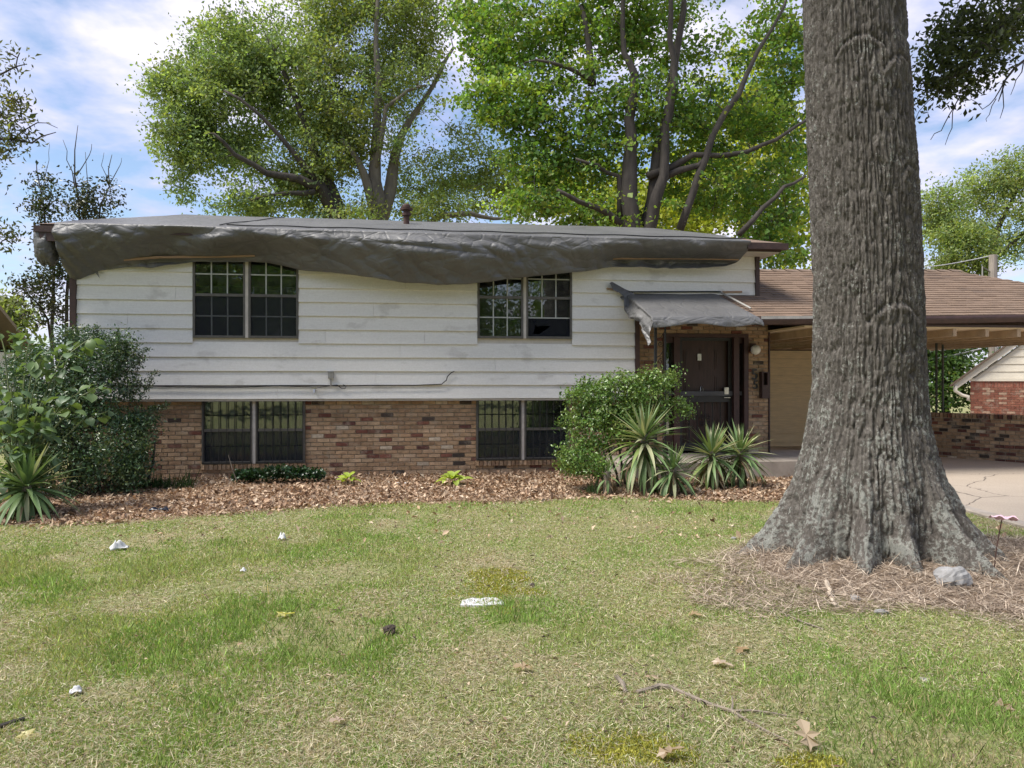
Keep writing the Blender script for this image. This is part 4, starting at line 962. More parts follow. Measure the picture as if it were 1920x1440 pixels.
# ridged bark: long plates parted by furrows, broken across
cs, sn = np.cos(TH), np.sin(TH)
wp = (fbm(cs*4+9, sn*4+9, ZL*2.2, 81, 3)-.5)
K1 = 23.0
wz = .35*(fbm(cs*5+4, sn*5+4, ZL*1.5, 84, 3)-.5)
n1_ = vnoise(cs*K1+wz*3, sn*K1+wz*3, ZL*4.6+wz*2, 85); n2_ = vnoise(cs*K1*1.9+7, sn*K1*1.9+7, ZL*12+wz, 86); n3_ = vnoise(cs*11, sn*11, ZL*19+wp*6, 87)
e1 = np.clip(np.abs(n1_-.5)*2/.42, 0, 1)**.8; e2 = np.clip(np.abs(n2_-.5)*2/.40, 0, 1)**.8; e3 = np.clip(np.abs(n3_-.5)*2/.12, 0, 1)
bh = .66*e1+.40*e2*(.3+.7*e1)-.24*(1-e3)+.40*(fbm(cs*34, sn*34, ZL*30, 83, 3)-.5)
amp = .037*np.interp(ZL, [-.3, .3, 1.2, 5], [.9, 1.0, 1.0, .95])
rr = rr+amp*(bh-.6)
for a0, z0, w_, hh_, dp in ((252, 4.33, .42, .10, .018), (300, 4.16, .40, .11, .018), (276, 2.10, .46, .12, .015), (305, 3.3, .25, .07, .012)):   # old branch scars
    dth = (np.mod(TH-R(a0)+math.pi, 2*math.pi)-math.pi)/w_; arc = z0+hh_*(1-dth**2); ins = np.abs(dth) < 1.15
    rr = rr-dp*ins*np.exp(-((ZL-arc)/.022)**2)+.012*ins*np.exp(-((ZL-arc+.05)/.03)**2)
PX = Xc+rr*cs; PY = OY+rr*sn*np.interp(ZL, [0, 1], [1.0, .97]); PZ = ZL
i = np.arange(TH.size).reshape(TH.shape); j = np.roll(i, -1, 1)
Fq = np.stack([i[:-1], j[:-1], j[1:], i[1:]], -1).reshape(-1, 4)
def oak_mat():
    m, n, p = newmat('oak_bark'); v = coords(n, 'World')
    h = node(n, 'ShaderNodeAttribute', attribute_name='col').outputs['Color']
    hh = node(n, 'ShaderNodeSeparateColor', {0: h}).outputs[0]
    fine = noise(n, coords(n, 'World', (1, 1, .35)), 40, 6, .75); md = noise(n, v, 6, 5, .6)
    base = ramp(n, fine, [(.28, (.070, .061, .053)), (.5, (.155, .138, .120)), (.72, (.39, .36, .32))])
    base = mixc(n, .35, base, ramp(n, md, [(.3, (.085, .075, .066)), (.7, (.21, .195, .175))]))
    gz_ = node(n, 'ShaderNodeSeparateXYZ', {0: v}).outputs[2]
    low = node(n, 'ShaderNodeMapRange', {0: gz_, 1: 2.6, 2: .3, 3: 0., 4: 1.}).outputs[0]
    ln = noise(n, v, 30, 4, .7); lb = noise(n, v, 5.0, 3, .5)
    thr = node(n, 'ShaderNodeMath', {0: ln, 1: node(n, 'ShaderNodeMath', {0: lb, 1: .45}, operation='MULTIPLY').outputs[0]}, operation='ADD').outputs[0]
    thr = node(n, 'ShaderNodeMath', {0: thr, 1: node(n, 'ShaderNodeMath', {0: low, 1: .13}, operation='MULTIPLY').outputs[0]}, operation='ADD').outputs[0]
    thr = node(n, 'ShaderNodeMath', {0: thr, 1: node(n, 'ShaderNodeMath', {0: hh, 1: .16}, operation='MULTIPLY').outputs[0]}, operation='ADD').outputs[0]
    k = ramp(n, thr, [(.975, (0, 0, 0)), (1.035, (1, 1, 1))])
    k = node(n, 'ShaderNodeMath', {0: k, 1: .7}, operation='MULTIPLY').outputs[0]
    base = mixc(n, k, base, ramp(n, fine, [(.3, (.26, .27, .24)), (.7, (.46, .47, .42))]))
    n.links.new(base, p.inputs['Base Color']); p.inputs['Roughness'].default_value = .95; p.inputs['Specular IOR Level'].default_value = .15
    rdg = noise(n, coords(n, 'World', (1, 1, .5)), 38, 6, .75, .4)
    bump(n, p, rdg, 1.0, .035); return m
oak = thing('oak_tree', 'massive grey-barked oak trunk with flared lichen-spotted roots in the lawn', 'tree', (OX, OY, 0))
o = ob('trunk', mk('oak_trunk', np.stack([PX, PY, PZ], -1).reshape(-1, 3), Fq, oak_mat(), True, np.repeat(bh.reshape(-1, 1), 3, 1)), oak); o.location = (-OX, -OY, 0)
oakl = [LM((1600, -420, 6.6, .22), (1800, -330, 7.2, .16), (1990, -80, 7.4, .09), (1925, 10, 7.3, .055), (1850, 75, 7.1, .035), (1815, 120, 7.0, .022), (1770, 155, 6.9, .01)),
        LM((1960, -30, 7.4, .04), (1990, 90, 7.4, .025), (1925, 110, 7.2, .014), (1885, 150, 7.1, .009), (1872, 190, 7.0, .004)),
        [(2.9, 6.5, 7.6, .22), (1.6, 5.6, 9.3, .13), (.6, 4.6, 10.4, .05)], [(2.8, 6.5, 8.6, .2), (4.6, 6.0, 10.2, .1), (6.0, 5.6, 10.8, .04)], [(2.8, 6.5, 9.2, .2), (2.6, 8.2, 11, .08)]]
lobo = [px_lobe(*l) for l in ((1850, 50, 75, 45, 7.1, .4), (1900, 35, 60, 45, 7.2, .4), (1790, 110, 60, 55, 7.0, .35), (1750, 150, 32, 45, 6.9, .3), (1810, 150, 45, 38, 7.0, .3), (1800, 55, 40, 40, 7.0, .3), (1860, 110, 30, 25, 7.0, .3), (1765, 90, 28, 25, 6.95, .25))]
hi = [(1.2, 5.2, 10.6, 1.5, 1.3, .9), (5.4, 5.8, 11.2, 1.6, 1.3, .8), (2.6, 8.0, 11.8, 1.6, 1.3, .8)]
a1, _ = in_lobes(lobo, 170, .1); a2, _ = in_lobes(hi, 60, .2)
twigs = [LM(*[(x, y, 7.0, r) for x, y, r in t]) for t in ([(1800, 180, .006), (1780, 215, .005), (1765, 245, .004), (1745, 262, .003)], [(1792, 195, .005), (1785, 240, .004), (1772, 272, .0025)], [(1885, 150, .007), (1865, 185, .005), (1842, 205, .003)], [(1880, 165, .005), (1882, 200, .004), (1875, 222, .0025)], [(1868, 185, .004), (1855, 215, .003), (1850, 228, .002)], [(1775, 160, .006), (1740, 190, .004), (1716, 225, .0025)], [(1920, 112, .006), (1905, 150, .004), (1895, 178, .0025)])]
mbk, _ = grow(oakl+twigs, np.concatenate([a1, a2]), .003, .3, .05)
o = ob('branch', mbk.me('branch', M_BARK, True), oak); o.location = (-OX, -OY, 0)
att = np.concatenate([np.repeat(a1, 22, 0)+rng.normal(size=(len(a1)*22, 3))*.085, np.repeat(a2, 60, 0)+rng.normal(size=(len(a2)*60, 3))*.4])
Ls = np.concatenate([np.full(len(a1)*22, .06), np.full(len(a2)*60, .13)])*np.exp(rng.normal(0, .2, len(att)))
o = ob('crown', leaf_mesh('crown', att, Ls, Ls*.5, leaf_cols(len(att), (.05, .068, .03), .25, .05), M_LEAF, .3), oak); o.location = (-OX, -OY, 0)

# ---------------------------------------------------------------- neighbours, low wall, pole
def neighbour_right():
    Y = 22.; t = thing('neighbour_house', 'red brick house with a cream sided gable past the driveway', 'house', (13.5, Y, 0), R(-33))
    # own axes: x along the gable wall, y away from the viewer
    wx0, wx1, ze, zp = 0, 9.0, 1.62, 5.4
    ob('wall', MB().box(wx0+.02, wx1, .02, 9, -.1, ze).me('wall', M_MORTAR), t)
    m = MB(); r = 0; z = ze-.02
    while z > .1:
        h = .2 if r == 0 else .068; ln = .075 if r == 0 else .2; u = wx0-(ln/2 if r % 2 else 0)
        while u < 5:
            a, b = max(u+.004, wx0), u+ln-.004
            c = random.choice([(.22, .085, .055), (.26, .105, .065), (.19, .07, .045), (.25, .095, .06), (.40, .27, .19)] if r else [(.25, .08, .05), (.3, .12, .08)])
            if b-a > .02: m.add([(a, -.0, z-h+.004), (b, 0, z-h+.004), (b, 0, z-.004), (a, 0, z-.004), (a, .02, z-h+.004), (b, .02, z-h+.004), (b, .02, z-.004), (a, .02, z-.004)], [(0, 1, 2, 3), (4, 0, 3, 7), (1, 5, 6, 2), (3, 2, 6, 7), (0, 4, 5, 1)], c)
            u += ln
        z -= h; r += 1
    ob('brickwork', m.me('brickwork', M_BRICKA, col=True), t, kind='stuff')
    MC = simple('cream_gable_siding', (.66, .60, .49), .6, .08, 3)
    sl = (zp-ze)/(wx1/2)
    ob('gable', mk('gable', [(wx0, .03, ze), (wx1, .03, ze), (wx1/2, .03, zp), (wx0, .2, ze), (wx1, .2, ze), (wx1/2, .2, zp)], [(0, 1, 2), (3, 5, 4), (0, 2, 5, 3)], MC), t)
    k = 0
    while k < 14:
        z = ze+.03+k*.215; a = (z-ze)/sl+.06; b = (z+.215-ze)/sl+.06
        V = [(a, -.022, z), (wx1-a, -.022, z), (wx1-b, .0, z+.22), (b, .0, z+.22), (a, .028, z), (wx1-a, .028, z)]
        if wx1-b > b: ob('gable_board', mk('gable_board', V, [(0, 1, 2, 3), (4, 5, 1, 0)], MC), t)
        k += 1
    ob('band_board', MB().box(wx0-.02, wx1, -.035, .03, ze-.03, ze+.05).me('band', MC), t)
    # rake board and roof
    d = .28
    for s in (0, 1):
        f = (lambda x: x) if s == 0 else (lambda x: wx1-x)
        V = [(f(-.42), -.12, ze-.42*sl+.02), (f(wx1/2), -.12, zp+.02), (f(wx1/2), -.12, zp+.24), (f(-.42), -.12, ze-.42*sl+.22), (f(-.42), -.06, ze-.42*sl+.02), (f(wx1/2), -.06, zp+.02), (f(wx1/2), -.06, zp+.24), (f(-.42), -.06, ze-.42*sl+.22)]
        ob('rake_board', mk('rake_board', V, [(0, 1, 2, 3), (4, 7, 6, 5), (0, 4, 5, 1), (3, 2, 6, 7), (0, 3, 7, 4)], MC), t)
        V = [(f(-.5), -.2, ze-.5*sl+.23), (f(wx1/2), -.2, zp+.245), (f(wx1/2), 9, zp+.245), (f(-.5), 9, ze-.5*sl+.23), (f(-.5), -.2, ze-.5*sl+.29), (f(wx1/2), -.2, zp+.31), (f(wx1/2), 9, zp+.31), (f(-.5), 9, ze-.5*sl+.29)]
        ob('roof_slope', mk('roof_slope', V, [(0, 1, 2, 3), (4, 7, 6, 5), (0, 4, 5, 1), (3, 2, 6, 7), (0, 3, 7, 4)], M_SHING, col=np.tile((.09, .07, .06), (8, 1))), t)
    pts = [(-.36, -.1, ze-.36*sl+.16), (-.36, -.1, ze-.36*sl-.02), (-.2, -.06, ze-.36*sl-.14), (-.05, -.04, ze-.36*sl-.18), (-.05, -.04, ze-.36*sl-.3)]
    ob('downspout', MB().tube(pts, .05, 7).me('downspout', MC, True), t)
    return t
neighbour_right()
t = thing('left_neighbour_house', 'pale-walled neighbouring house mostly hidden by the dark shrubs', 'house', (-19.5, 19, 0), R(12))
ob('wall', MB().box(-6, 3.2, 0, 8, -.1, 2.6).me('wall', simple('pale_render', (.62, .57, .50), .8, .1, 2)), t)
V = [(-6.4, -.5, 2.45), (3.7, -.5, 2.45), (3.7, 4, 4.6), (-6.4, 4, 4.6), (3.7, 8.5, 2.45), (-6.4, 8.5, 2.45)]
ob('roof', mk('roof', V+[(x, y, z-.14) for x, y, z in V], [(0, 1, 2, 3), (3, 2, 4, 5), (6, 9, 8, 7), (9, 11, 10, 8), (0, 6, 7, 1), (1, 7, 8, 2), (2, 8, 10, 4)], M_SHING, col=np.tile((.30, .24, .17), (12, 1))), t)
ob('window', MB().box(-1.2, .2, -.04, .02, .9, 2.1).me('window', M_ALU), t)
# low brick wall at the edge of the driveway
wa, wb = np.array([7.62, 16.75]), np.array([11.6, 12.2]); dv = wb-wa; wl = float(np.hypot(*dv)); wang = math.atan2(dv[1], dv[0])
lw = thing('low_brick_wall', 'low brown brick wall with a soldier-course cap beside the driveway', 'wall', (wa[0], wa[1], 0), wang)
wh = .93
ob('core', MB().box(0, wl, .012, .2, -.1, wh-.005).me('core', M_MORTAR), lw)
WT2 = {'tan': .66, 'red': .22, 'dark': .09, 'pale': .03}
bl = [(*b[:5], tuple(c*.95 for c in b[5])) for b in brick_rows(0, wl, 0.0, wh-.1, [], 0.0, .0695, .17, WT2)]
def sx(b): p = wa+dv/wl*b[0]; return 960+F*p[0]/p[1]
near = [b for b in bl if 1730 < sx(b) < 1935]; rest = [b for b in bl if not 1730 < sx(b) < 1935]
for b in near[:300]: place_brick(b, lw)
join_bricks(rest+near[300:], 'brickwork', lw)
n = int(wl/.075)
for q in range(n):
    u = (q+.5)*wl/n; o = ob('cap_brick', brick_meshes[q % 6], lw, (u, -.022, wh-.045), (0, R(90), 0), (.09, .24, wl/n-.009)); o.color = (*[c*.8 for c in brick_color({'tan': .8, 'red': .2})], 1)
# paired iron posts rising from the wall
for i, px in enumerate((1755, 1767)):
    tq = (((px-960)/F)*wa[1]-wa[0])/(dv[0]-((px-960)/F)*dv[1]); p = wa+dv*tq
    ob('carport_post', MB().tube([(p[0]+.06, p[1]+.09, wh-.01), (p[0]+.06, p[1]+.09, 2.62)], .026, 6).me('carport_post', simple('green_black_post', (.045, .05, .04), .5)), None,
       label=('thin dark carport post on the low wall, nearer the oak', 'thin dark carport post on the low wall, nearer the brick house')[i], category='post', group='posts on the low wall')
pole = thing('utility_pole', 'grey wooden utility pole behind the carport roof', 'pole', W(1862, 800, 29))
b0 = W(1862, 800, 29)
o = ob('shaft', MB().tube([W(1861, 800, 29)-b0, W(1862, 478, 29)-b0], [.17, .145], 10).me('shaft', simple('weathered_pole', (.30, .26, .22), .9, .3, 6, .4, 0, 'World', (3, 3, .3))), pole)
ob('conduit', MB().tube([W(1868, 800, 28.8)-b0, W(1868, 600, 28.8)-b0], .05, 6).me('conduit', M_GREYM), pole)
ob('bracket', MB().tube([W(1842, 520, 28.9)-b0, W(1842, 500, 28.9)-b0, W(1860, 512, 29)-b0], .03, 5).me('bracket', M_GREYM), pole)
M_WIRE = simple('pale_wire', (.4, .4, .4), .5)
for i, (a, b, r) in enumerate((((1600, 500), (1861, 479), .02), ((1600, 662), (1861, 638), .018), ((1600, 676), (1840, 654), .03))):
    p, q = W(*a, 30), W(*b, 29); pts = [p+(q-p)*s-np.array([0, 0, .25*math.sin(math.pi*s)]) for s in np.linspace(0, 1, 10)]
    ob('overhead_wire', MB().tube(pts, r, 5).me('overhead_wire', M_WIRE), None, label=('highest overhead wire running to the top of the utility pole', 'thin overhead wire seen through the carport opening', 'thick lowest overhead wire seen through the carport opening')[i], category='wire', group='wires on the utility pole')

# ---------------------------------------------------------------- shrubs
def shrub(name, label, lobes, n_clump, n_leaf, L_, cols, rc, mat, stems, cat='shrub', ratio=.5, up=.35, shell=.55, seed=0, yel=.05, zmin=.03):
    base = np.array([np.mean([s[0] for s in stems]), np.mean([s[1] for s in stems]), 0.])
    root = thing(name, label, cat, base)
    att, _ = in_lobes(lobes, n_clump, shell); att = att[att[:, 2] > zmin]
    limbs = []
    for (x, y) in stems:
        top = att[rng.integers(len(att))]; c = np.array([(x+top[0])/2, (y+top[1])/2, max(.25, top[2]*.6)])
        limbs.append([(x, y, -.02, .022), (*((np.array([x, y, 0])+c)/2), .018), (*c, .012)])
    mb, _ = grow(limbs, att, .0025, .2, .05)
    o = ob('stem', mb.me('stem', M_BARK), root); o.location = -Vector(base)
    per = n_leaf//len(att); idx = np.repeat(np.arange(len(att)), per)
    pos = att[idx]+rng.normal(size=(len(idx), 3))*rc*np.array([1, 1, .85]); pos[:, 2] = np.maximum(pos[:, 2], zmin*.5)
    cen = np.mean(np.array(lobes)[:, :3], 0); outw = unit(pos-cen)
    nrm = unit(rng.normal(size=pos.shape)*.8+outw*.7+np.array([0, 0, up]))
    cix = rng.integers(0, len(cols), len(att))[idx]; col = np.array(cols)[cix]*np.exp(rng.normal(0, .22, (len(idx), 1)))
    h = (rng.random((len(idx), 1)) < yel)*.6; col = col*(1-h)+h*np.array([[.25, .27, .06]])
    Ls = L_*np.exp(rng.normal(0, .2, len(idx)))
    o = ob('foliage', leaf_mesh('foliage', pos, Ls, Ls*ratio, np.clip(col, 0, 1), mat, nrm=nrm, fold=.12), root); o.location = -Vector(base)
    return root
PV = [(.06, .12, .055), (.08, .145, .06), (.065, .11, .06), (.12, .175, .085)]
lobL = [px_lobe(*l) for l in ((190, 850, 80, 75, 10.6, .6), (120, 880, 70, 50, 10.3, .5), (240, 820, 45, 50, 10.8, .35), (110, 780, 90, 60, 10.6, .6), (170, 730, 80, 70, 10.8, .5), (200, 680, 50, 50, 10.9, .4), (90, 700, 80, 50, 10.8, .5), (265, 795, 28, 22, 10.9, .2), (60, 800, 60, 80, 10.2, .5), (20, 760, 60, 80, 10.2, .6), (230, 650, 28, 25, 11.0, .2), (150, 640, 50, 20, 11.0, .3), (240, 890, 30, 30, 10.5, .3))]
shrub('evergreen_shrub', 'big dark evergreen shrub with small glossy leaves at the house corner', lobL, 760, 52000, .044, PV, .085, M_SHRUB, [(-5.6, 10.5), (-5.9, 10.7), (-6.4, 10.4), (-5.8, 10.9)], seed=1)
spr = []
for x0, y0, x1, y1 in ((180, 660, 182, 605), (215, 670, 222, 628), (235, 680, 240, 640), (255, 690, 275, 655), (230, 740, 290, 700), (260, 750, 290, 705), (280, 770, 310, 755), (245, 760, 262, 690), (270, 800, 312, 760)):
    for s in np.linspace(0, 1, 8): spr.append(px_lobe(x0+(x1-x0)*s, y0+(y1-y0)*s, 5, 5, 10.95))
shrub('privet_sprays', 'thin upright leafy sprays against the white siding at the house corner', spr, 150, 1700, .036, [(.05, .085, .035), (.07, .10, .045)], .025, M_SHRUB, [(-5.55, 10.95), (-5.3, 10.95)], shell=0, seed=2)
lobR = [px_lobe(*l) for l in ((1160, 745, 60, 40, 11.0, .4), (1110, 760, 45, 45, 11.0, .35), (1200, 735, 45, 35, 11.0, .35), (1240, 712, 30, 20, 10.9, .2), (1130, 800, 65, 50, 10.9, .4), (1075, 860, 38, 30, 10.7, .3), (1100, 870, 40, 25, 10.6, .3), (1180, 790, 60, 40, 11.0, .35), (1250, 765, 40, 20, 11.0, .2), (1085, 745, 25, 22, 11, .2), (1058, 790, 12, 12, 10.9, .1), (1262, 700, 14, 12, 10.9, .08), (1155, 712, 25, 12, 11, .12), (1110, 720, 16, 12, 11, .1), (1205, 700, 14, 14, 11, .1), (1285, 770, 18, 10, 10.95, .08))]
shrub('green_shrub', 'bushy bright green shrub growing beside the front door', lobR, 420, 20000, .045, [(.12, .21, .045), (.15, .25, .055), (.09, .17, .04), (.19, .28, .075)], .065, M_SHRUB, [(1.4, 11.0), (1.7, 11.1), (1.2, 10.9), (1.55, 10.9)], seed=3, ratio=.55, yel=.12)

# leaf shapes shared by the plants with large leaves
def leaf_shape(name, L_, Wd, bend, nseg, mat, heart=False, ch=.25, prof=None):
    V, Fc = [], []
    for i in range(nseg+1):
        t = i/nseg
        w = (prof(t) if prof else (math.sin(math.pi*min(1, t*.93+.07))**.8))*Wd*.5
        x = L_*t; an = bend*t; px_ = L_*math.sin(an)/max(bend, 1e-4) if bend else x; pz_ = -L_*(1-math.cos(an))/max(bend, 1e-4) if bend else 0
        up_ = ch*w
        V += [(px_-(.12*L_*(1-t)*(t < .15) if heart else 0), -w, pz_+up_), (px_, 0, pz_), (px_-(.12*L_*(1-t)*(t < .15) if heart else 0), w, pz_+up_)]
    for i in range(nseg):
        a = i*3; Fc += [(a, a+3, a+4, a+1), (a+1, a+4, a+5, a+2)]
    return mk(name, V, Fc, mat, True)
# broad-leaved sapling
broad = [leaf_shape('leaf', .125, .11, b, 5, M_OBJLEAF, True, .3) for b in (.4, .8, 1.1, .6)]
sapb = W(30, 960, 9.0); sapb[2] = 0
sap = thing('mulberry_sapling', 'broad-leaved pale green sapling in front of the dark shrub', 'sapling', sapb)
mb = MB(); stems = []
for tgt in ((0, 625, 9.3), (60, 625, 9.4), (150, 640, 9.6), (200, 720, 9.4), (150, 735, 9.2), (70, 680, 9.1), (20, 720, 8.8), (60, 760, 8.9), (205, 770, 9.5), (30, 800, 8.7), (80, 830, 8.8), (10, 860, 8.7), (-40, 700, 8.8), (120, 690, 9.3), (175, 630, 9.7), (95, 650, 9.3), (-20, 780, 8.7), (130, 760, 9.0), (50, 850, 8.6), (15, 820, 8.5), (70, 790, 8.7), (40, 900, 8.6), (95, 860, 8.9), (0, 900, 8.5)):
    e = W(*tgt)-sapb; pts = [np.array([0, 0, 0.]), e*np.array([.3, .3, .55]), e*np.array([.7, .7, .9]), e]; mb.tube(pts, [.016, .012, .008, .004], 5); stems.append(pts)
ob('stem', mb.me('stem', simple('green_stem', (.12, .15, .05), .6)), sap)
k = 0
for pts in stems:
    for q in range(15):
        t = .45+.55*q/14; a = pts[1]+(pts[2]-pts[1])*min(1, t*2-.9) if t < .9 else pts[2]+(pts[3]-pts[2])*((t-.5)*2)
        a = pts[2]+(pts[3]-pts[2])*rng.random()*1.05 if q > 3 else a
        az = rng.random()*6.28; p = a+np.array([.10*math.cos(az), .10*math.sin(az), rng.normal(0, .04)]); s = .6+.7*rng.random()
        o = ob('leaf', broad[k % 4], sap, p, (rng.normal(0, .35), .25+rng.normal(0, .3), az), (s, s, s)); g = .8+.5*rng.random()
        o.color = (.12*g, .185*g, .095*g, 1) if rng.random() < .75 else (.17*g, .25*g, .10*g, 1); k += 1
# yuccas: every blade its own piece
ypro = lambda t: (.55+.45*math.sin(math.pi*min(1, t*1.2)))*(1-t**3)
yb = {b: leaf_shape('blade', 1., .095, b, 6, M_YUC, False, .35, ypro) for b in (.05, .35, .8, 1.3, 1.9)}
def yucca(label, px, py, Y, rad, n, dead=14, base_px=None, spike=.6, wide=1., pale=.35):
    c = W(px, py, Y); base = np.array([c[0], c[1], 0.])
    yc = thing('yucca', label, 'yucca', base, 0, 'yuccas in the leaf bed')
    ob('stem', MB().tube([(0, 0, -.03), (0.01, 0, c[2]*.5), (0, 0, c[2])], [.06, .055, .045], 8).me('stem', M_BARKP), yc)
    for q in range(n):
        f = q/n; az = q*2.39996+rng.normal(0, .2); tilt = R(86-f**.75*128)+rng.normal(0, .08)      # elevation, upright in the heart and hanging below
        b = .05 if f < .3 else (.35 if f < .5 else (.8 if f < .75 else 1.3)); L_ = rad*(.75+.4*f if f < .6 else 1.08-.25*(f-.6))*(1+rng.normal(0, .08))
        if f < .3: L_ *= spike/.6
        tilt = max(tilt, R(-48))
        o = ob('blade', yb[b], yc, (.03*math.cos(az), .03*math.sin(az), c[2]-.42*c[2]*f**1.5+rng.normal(0, .015)), (rng.normal(0, .15), -tilt, az), (L_, L_*.75*wide/max(rad, .3)*.55+L_*.25, L_))
        g = .8+.4*rng.random()
        col = (.15*g, .23*g, .09*g) if rng.random() > pale else ((.42*g, .43*g, .25*g) if rng.random() > .35 else (.26*g, .34*g, .11*g))
        o.color = (*col, 1)
    for q in range(dead):
        az = rng.random()*6.28; g = .7+.5*rng.random()
        o = ob('blade', yb[1.9 if q % 2 else 1.3], yc, (.05*math.cos(az), .05*math.sin(az), max(.12, c[2]*(.35+.5*rng.random()))), (rng.normal(0, .3), R(10)+rng.normal(0, .3), az), (rad*.75, rad*.45, rad*.75)); o.color = (.27*g, .19*g, .115*g, 1)
    return yc
yucca('tallest yucca, pale drooping blades in front of the green shrub', 1208, 812, 10.45, .66, 130, 30, pale=.5)
yucca('small low yucca in front of the tallest one', 1262, 876, 10.2, .48, 70, 8, pale=.3)
yucca('upright yucca below the front door, between the small one and the porch corner', 1335, 845, 10.9, .56, 95, 20)
yucca('yucca nearest the concrete stoop, spiky green heart', 1388, 842, 11.0, .54, 95, 20)
yucca('stunted yucca with mostly dead brown blades under the green shrub', 1138, 885, 10.3, .26, 16, 26, pale=.2)
yucca('large yucca at the picture edge below the broad-leaved sapling', 50, 905, 8.6, .64, 100, 16, wide=1.2, pale=.15)
# hostas, ivy, seedlings
hos = [leaf_shape('leaf', .13, .075, b, 4, M_OBJLEAF, False, .4) for b in (.5, 1.0, 1.4)]
for lab, px, py, n, s, sp in (('small bright hosta at the brick wall, between ivy and the larger hosta', 653, 897, 15, 1.0, .1), ('larger hosta with broad yellow-green leaves below the barred window', 850, 893, 26, 1.15, .17)):
    Y = 11.2; c = W(px, py, Y); c[2] = .03
    hz = thing('hosta', lab, 'hosta', c, 0, 'hostas at the brick wall')
    ob('stem', MB().tube([(0, 0, -.03), (0, 0, .05)], .02, 6).me('stem', M_BARK), hz)
    for q in range(n):
        az = q*2.4; f = q/n; e = .9-f*.75
        o = ob('leaf', hos[q % 3], hz, (sp*f*math.cos(az), sp*f*.6*math.sin(az), .06+.06*(1-f)), (rng.normal(0, .25), -e, az), (s*(.8+.4*rng.random()),)*3); g = .85+.4*rng.random(); o.color = (.33*g, .42*g, .07*g, 1)
ivp = []
for _ in range(420):
    x = 440+165*rng.random(); dd = abs(x-530)/95; ivp.append(W(x, 894-rng.random()*17*max(.2, 1-dd*.7), 11.45+rng.random()*.35-.2))
ivp = np.array(ivp); ivp[:, 2] = np.maximum(ivp[:, 2], .02)
iv = ob('ivy', leaf_mesh('ivy', np.repeat(ivp, 5, 0)+rng.normal(size=(2100, 3))*.03, .05, .045, leaf_cols(2100, (.02, .052, .018), .3), M_SHRUB, .6), label='dark green ivy mat hugging the bricks below the barred window', category='ivy')
tf = []
for px, py in ((265, 905), (290, 903), (310, 906), (335, 903), (352, 905), (300, 908), (278, 902), (1110, 910)):
    c = W(px, py, 10.9 if px < 500 else 10.3); c[2] = 0; m = 34
    tf.append((np.repeat(c[None], m, 0)+rng.normal(size=(m, 3))*np.array([.05, .04, 0]), m))
pos = np.concatenate([t[0] for t in tf]); nn = len(pos)
ob('weeds', leaf_mesh('weeds', pos, .18*np.exp(rng.normal(0, .3, nn)), .014, leaf_cols(nn, (.05, .09, .03), .3), M_BLADE, nrm=unit(rng.normal(size=(nn, 3))*np.array([1, 1, .2])), direction=np.tile([0, 0, 1.], (nn, 1))+rng.normal(size=(nn, 3))*.35, fold=.02), kind='stuff')
for i, (lab, pp) in enumerate((('bare pale twig leaning in front of the barred window', [(443, 900, 11.0), (436, 880, 11.0), (428, 853, 11.05)]), ('short bare twig beside the longer leaning one', [(432, 902, 11.0), (424, 893, 11.0), (417, 888, 11.0)]))):
    ob('twig', MB().tube([W(*p) for p in pp], [.008, .006, .003], 5).me('twig', M_BARKP), label=lab, category='twig', group='twigs by the window')

# ---------------------------------------------------------------- leaf litter, straw, lawn
def bed_front(x): return np.interp(x, [-8, -5.6, -4.2, -2.9, -1.6, 0.0, 1.2, 2.4, 3.6, 5.2], [8.0, 8.05, 8.5, 9.1, 9.55, 9.75, 10.1, 9.75, 9.7, 9.9])+.0
def wall_y(x): return P0[1]+(x-P0[0])*math.tan(HA)
def visible(x, y): return np.abs(x)/y < .74
N = 150000
x = rng.uniform(-9.5, 5.3, N); y = rng.uniform(7.2, 13, N); fy = bed_front(x)+.35*(fbm(x*1.3, y*1.3, 0, 90, 3)-.5)*2
dens = sstep(-.35, .35, y-fy)*(y < wall_y(x)-.02+np.where(x > 2.1, -1.1, 0))*(.55+.45*sstep(.35, .55, fbm(x*1.1, y*1.1, 0, 91, 3)))
thin = .012*(y > 3)
k = rng.random(N) < np.maximum(dens, thin)
x, y = x[k], y[k]; n = len(x)
pos = np.stack([x, y, gz(x, y)+.006+.03*rng.random(n)**2*sstep(-.2, .6, y-bed_front(x))], -1)
lc = np.array([(.42, .30, .20), (.33, .22, .145), (.53, .40, .28), (.19, .125, .085), (.38, .29, .21), (.62, .51, .38)])[rng.choice(6, n, p=[.25, .22, .2, .13, .14, .06])]*np.exp(rng.normal(0, .2, (n, 1)))
Ls = .046*np.exp(np.clip(rng.normal(0, .42, n), -1, .7))
ob('fallen_leaves', leaf_mesh('fallen_leaves', pos, Ls, Ls*.55, np.clip(lc, 0, 1), M_DEADLEAF, 1.6, fold=.22), kind='stuff')
